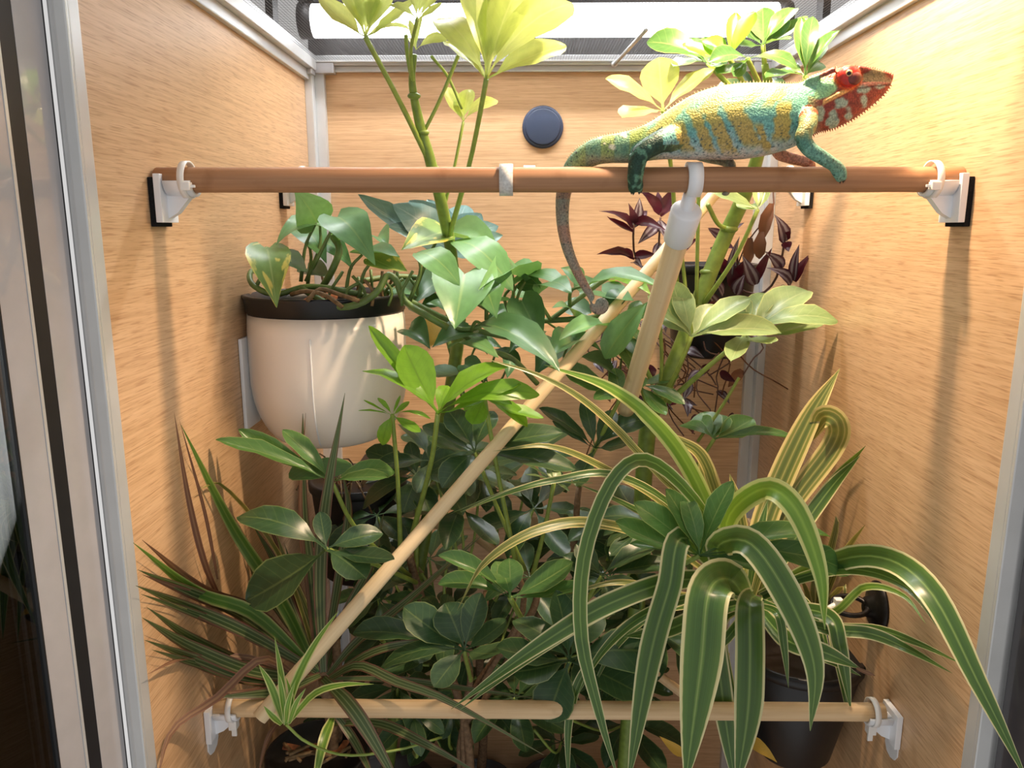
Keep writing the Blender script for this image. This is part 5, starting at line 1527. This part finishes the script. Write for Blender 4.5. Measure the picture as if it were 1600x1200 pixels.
t = NT('chameleon_skin')
b = t.bsdf(Roughness=0.5)
b.inputs['Specular IOR Level'].default_value = 0.4
at = t.n('ShaderNodeAttribute'); at.attribute_name = 'skin'
vo = t.n('ShaderNodeTexVoronoi'); vo.inputs['Scale'].default_value = 720.0
t.l(t.coords(), vo.inputs['Vector'])
rv = t.ramp([(0.0, (1.16, 1.16, 1.12, 1)), (0.45, (0.98, 0.98, 0.98, 1)), (0.75, (0.66, 0.68, 0.68, 1))], vo.outputs['Distance'])
t.l(t.mixc(at.outputs['Color'], rv.outputs[0], 1.0, 'MULTIPLY'), b.inputs['Base Color'])
inv = t.n('ShaderNodeMath', operation='MULTIPLY'); t.l(vo.outputs['Distance'], inv.inputs[0]); inv.inputs[1].default_value = -1.0
t.bump(inv.outputs[0], 0.55, 0.0006, b)
MAT['chameleon_skin'] = t.m
plain('eye_lid', (176, 34, 20), 0.35, nscale=500, var=0.3)
plain('eye_cone', (104, 44, 36), 0.35, nscale=400, var=0.3)
plain('pupil', (8, 6, 6), 0.08)
plain('iris_ring', (206, 150, 104), 0.3)
plain('crest', (196, 178, 140), 0.55, nscale=500, var=0.25)
plain('head_crest', (140, 66, 48), 0.55, nscale=500, var=0.3)
plain('claw', (58, 48, 42), 0.3)
ch = thing('chameleon', 'turquoise and yellow banded chameleon with a red head standing on the upper perch', 'chameleon', Vector((C_[39].x, CY, rodz + RR)))
link('body', me, 'chameleon_skin', ch)
# eyes: lid turret, darker cone, pale ring and pupil, looking back and outwards
for s in (-1, 1):
    ec = P(1325, 121, CY + s * .0090)
    lid = put('eye', sphere(ec + Vector((0, s * .0020, 0)), 17.5 * M0, 10.5 * M0, 15.5 * M0, 24, 14), 'eye_lid', ch)
    dirn = Vector((-.30 if s < 0 else .2, s * 1.0, .05)).normalized()
    def disc(c, d, r0, r1, hgt, seg=20):
        u = d.orthogonal().normalized(); w = d.cross(u)
        Vv = [c + (u * math.cos(a) + w * math.sin(a)) * r0 for a in [2 * math.pi * k / seg for k in range(seg)]]
        Vv += [c + d * hgt + (u * math.cos(a) + w * math.sin(a)) * r1 for a in [2 * math.pi * k / seg for k in range(seg)]]
        Ff = [(k, (k + 1) % seg, seg + (k + 1) % seg, seg + k) for k in range(seg)] + [tuple(range(seg, 2 * seg))]
        return Vv, Ff
    tipc = ec + Vector((dirn.x * 17.5 * M0 * .86, s * (.0020 + 10.5 * M0 * .84), dirn.z * 10 * M0 + 3 * M0))
    put('lid_ring', disc(tipc - dirn * .0010, dirn, 6.4 * M0, 4.6 * M0, .0016), 'iris_ring', lid)
    put('pupil', disc(tipc - dirn * .0002, dirn, 3.6 * M0, 2.8 * M0, .0012), 'pupil', lid)
    put('lid_fold', sphere(ec + Vector((4 * M0, s * .0032, -2.5 * M0)), 14 * M0, 9.6 * M0, 10.5 * M0, 20, 12), 'eye_cone', lid)
# dorsal crest: a row of little cones, and the spiny edges of head and throat
def spikes(name, pts, n, h, r, outward, mat, jit=.3):
    cc = catmull([P(*p) for p in pts], n)
    Vv, Ff = [], []
    for i, p in enumerate(cc):
        T = (cc[min(n - 1, i + 1)] - cc[max(0, i - 1)]).normalized()
        o = (outward - T * outward.dot(T)).normalized()
        hl = h * rng.uniform(1 - jit, 1 + jit)
        sd = T.cross(o)
        k = len(Vv)
        Vv += [p - o * .0008 + T * r, p - o * .0008 + sd * r, p - o * .0008 - T * r, p - o * .0008 - sd * r, p + o * hl]
        Ff += [(k, k + 1, k + 4), (k + 1, k + 2, k + 4), (k + 2, k + 3, k + 4), (k + 3, k, k + 4)]
    return put(name, (Vv, Ff), mat, ch, False)
topl = [(s[0], s[1], CY + s[5]) for s in ST]
spikes('dorsal_crest', topl[9:24], 90, .0016, .0009, Vector((-.2, 0, 1)), 'crest')
spikes('throat_crest', [(s[2], s[3], CY) for s in ST[1:10]], 34, .0018, .0009, Vector((.5, 0, -1)), 'head_crest')
for s in (-1, 1):
    spikes('snout_crest', [(1336, 105, CY + s * .0075), (1365, 108, CY + s * .0058), (1395, 117, CY + s * .002)], 18, .0013, .0010, Vector((.2, s * .3, 1)), 'head_crest')
    spikes('casque_crest', [(1256, 125, CY + s * .0045), (1285, 113, CY + s * .0085), (1306, 105, CY + s * .0100)], 16, .0012, .0009, Vector((-.1, s * .2, 1)), 'crest')
# claws
for (x, y, d) in ((987, 301, -.0115), (990, 302, -.0125), (999, 301, -.0115), (1002, 299, -.012), (1313, 284, -.0125), (1318, 283, -.0125), (1320, 281, -.012)):
    a = P(x, y - 3, CY + d); bq = P(x - .5, y + 3, CY + d + .001)
    put('claw', tube([a, (a + bq) / 2, bq], [.0012, .0009, .0002], 6), 'claw', ch)
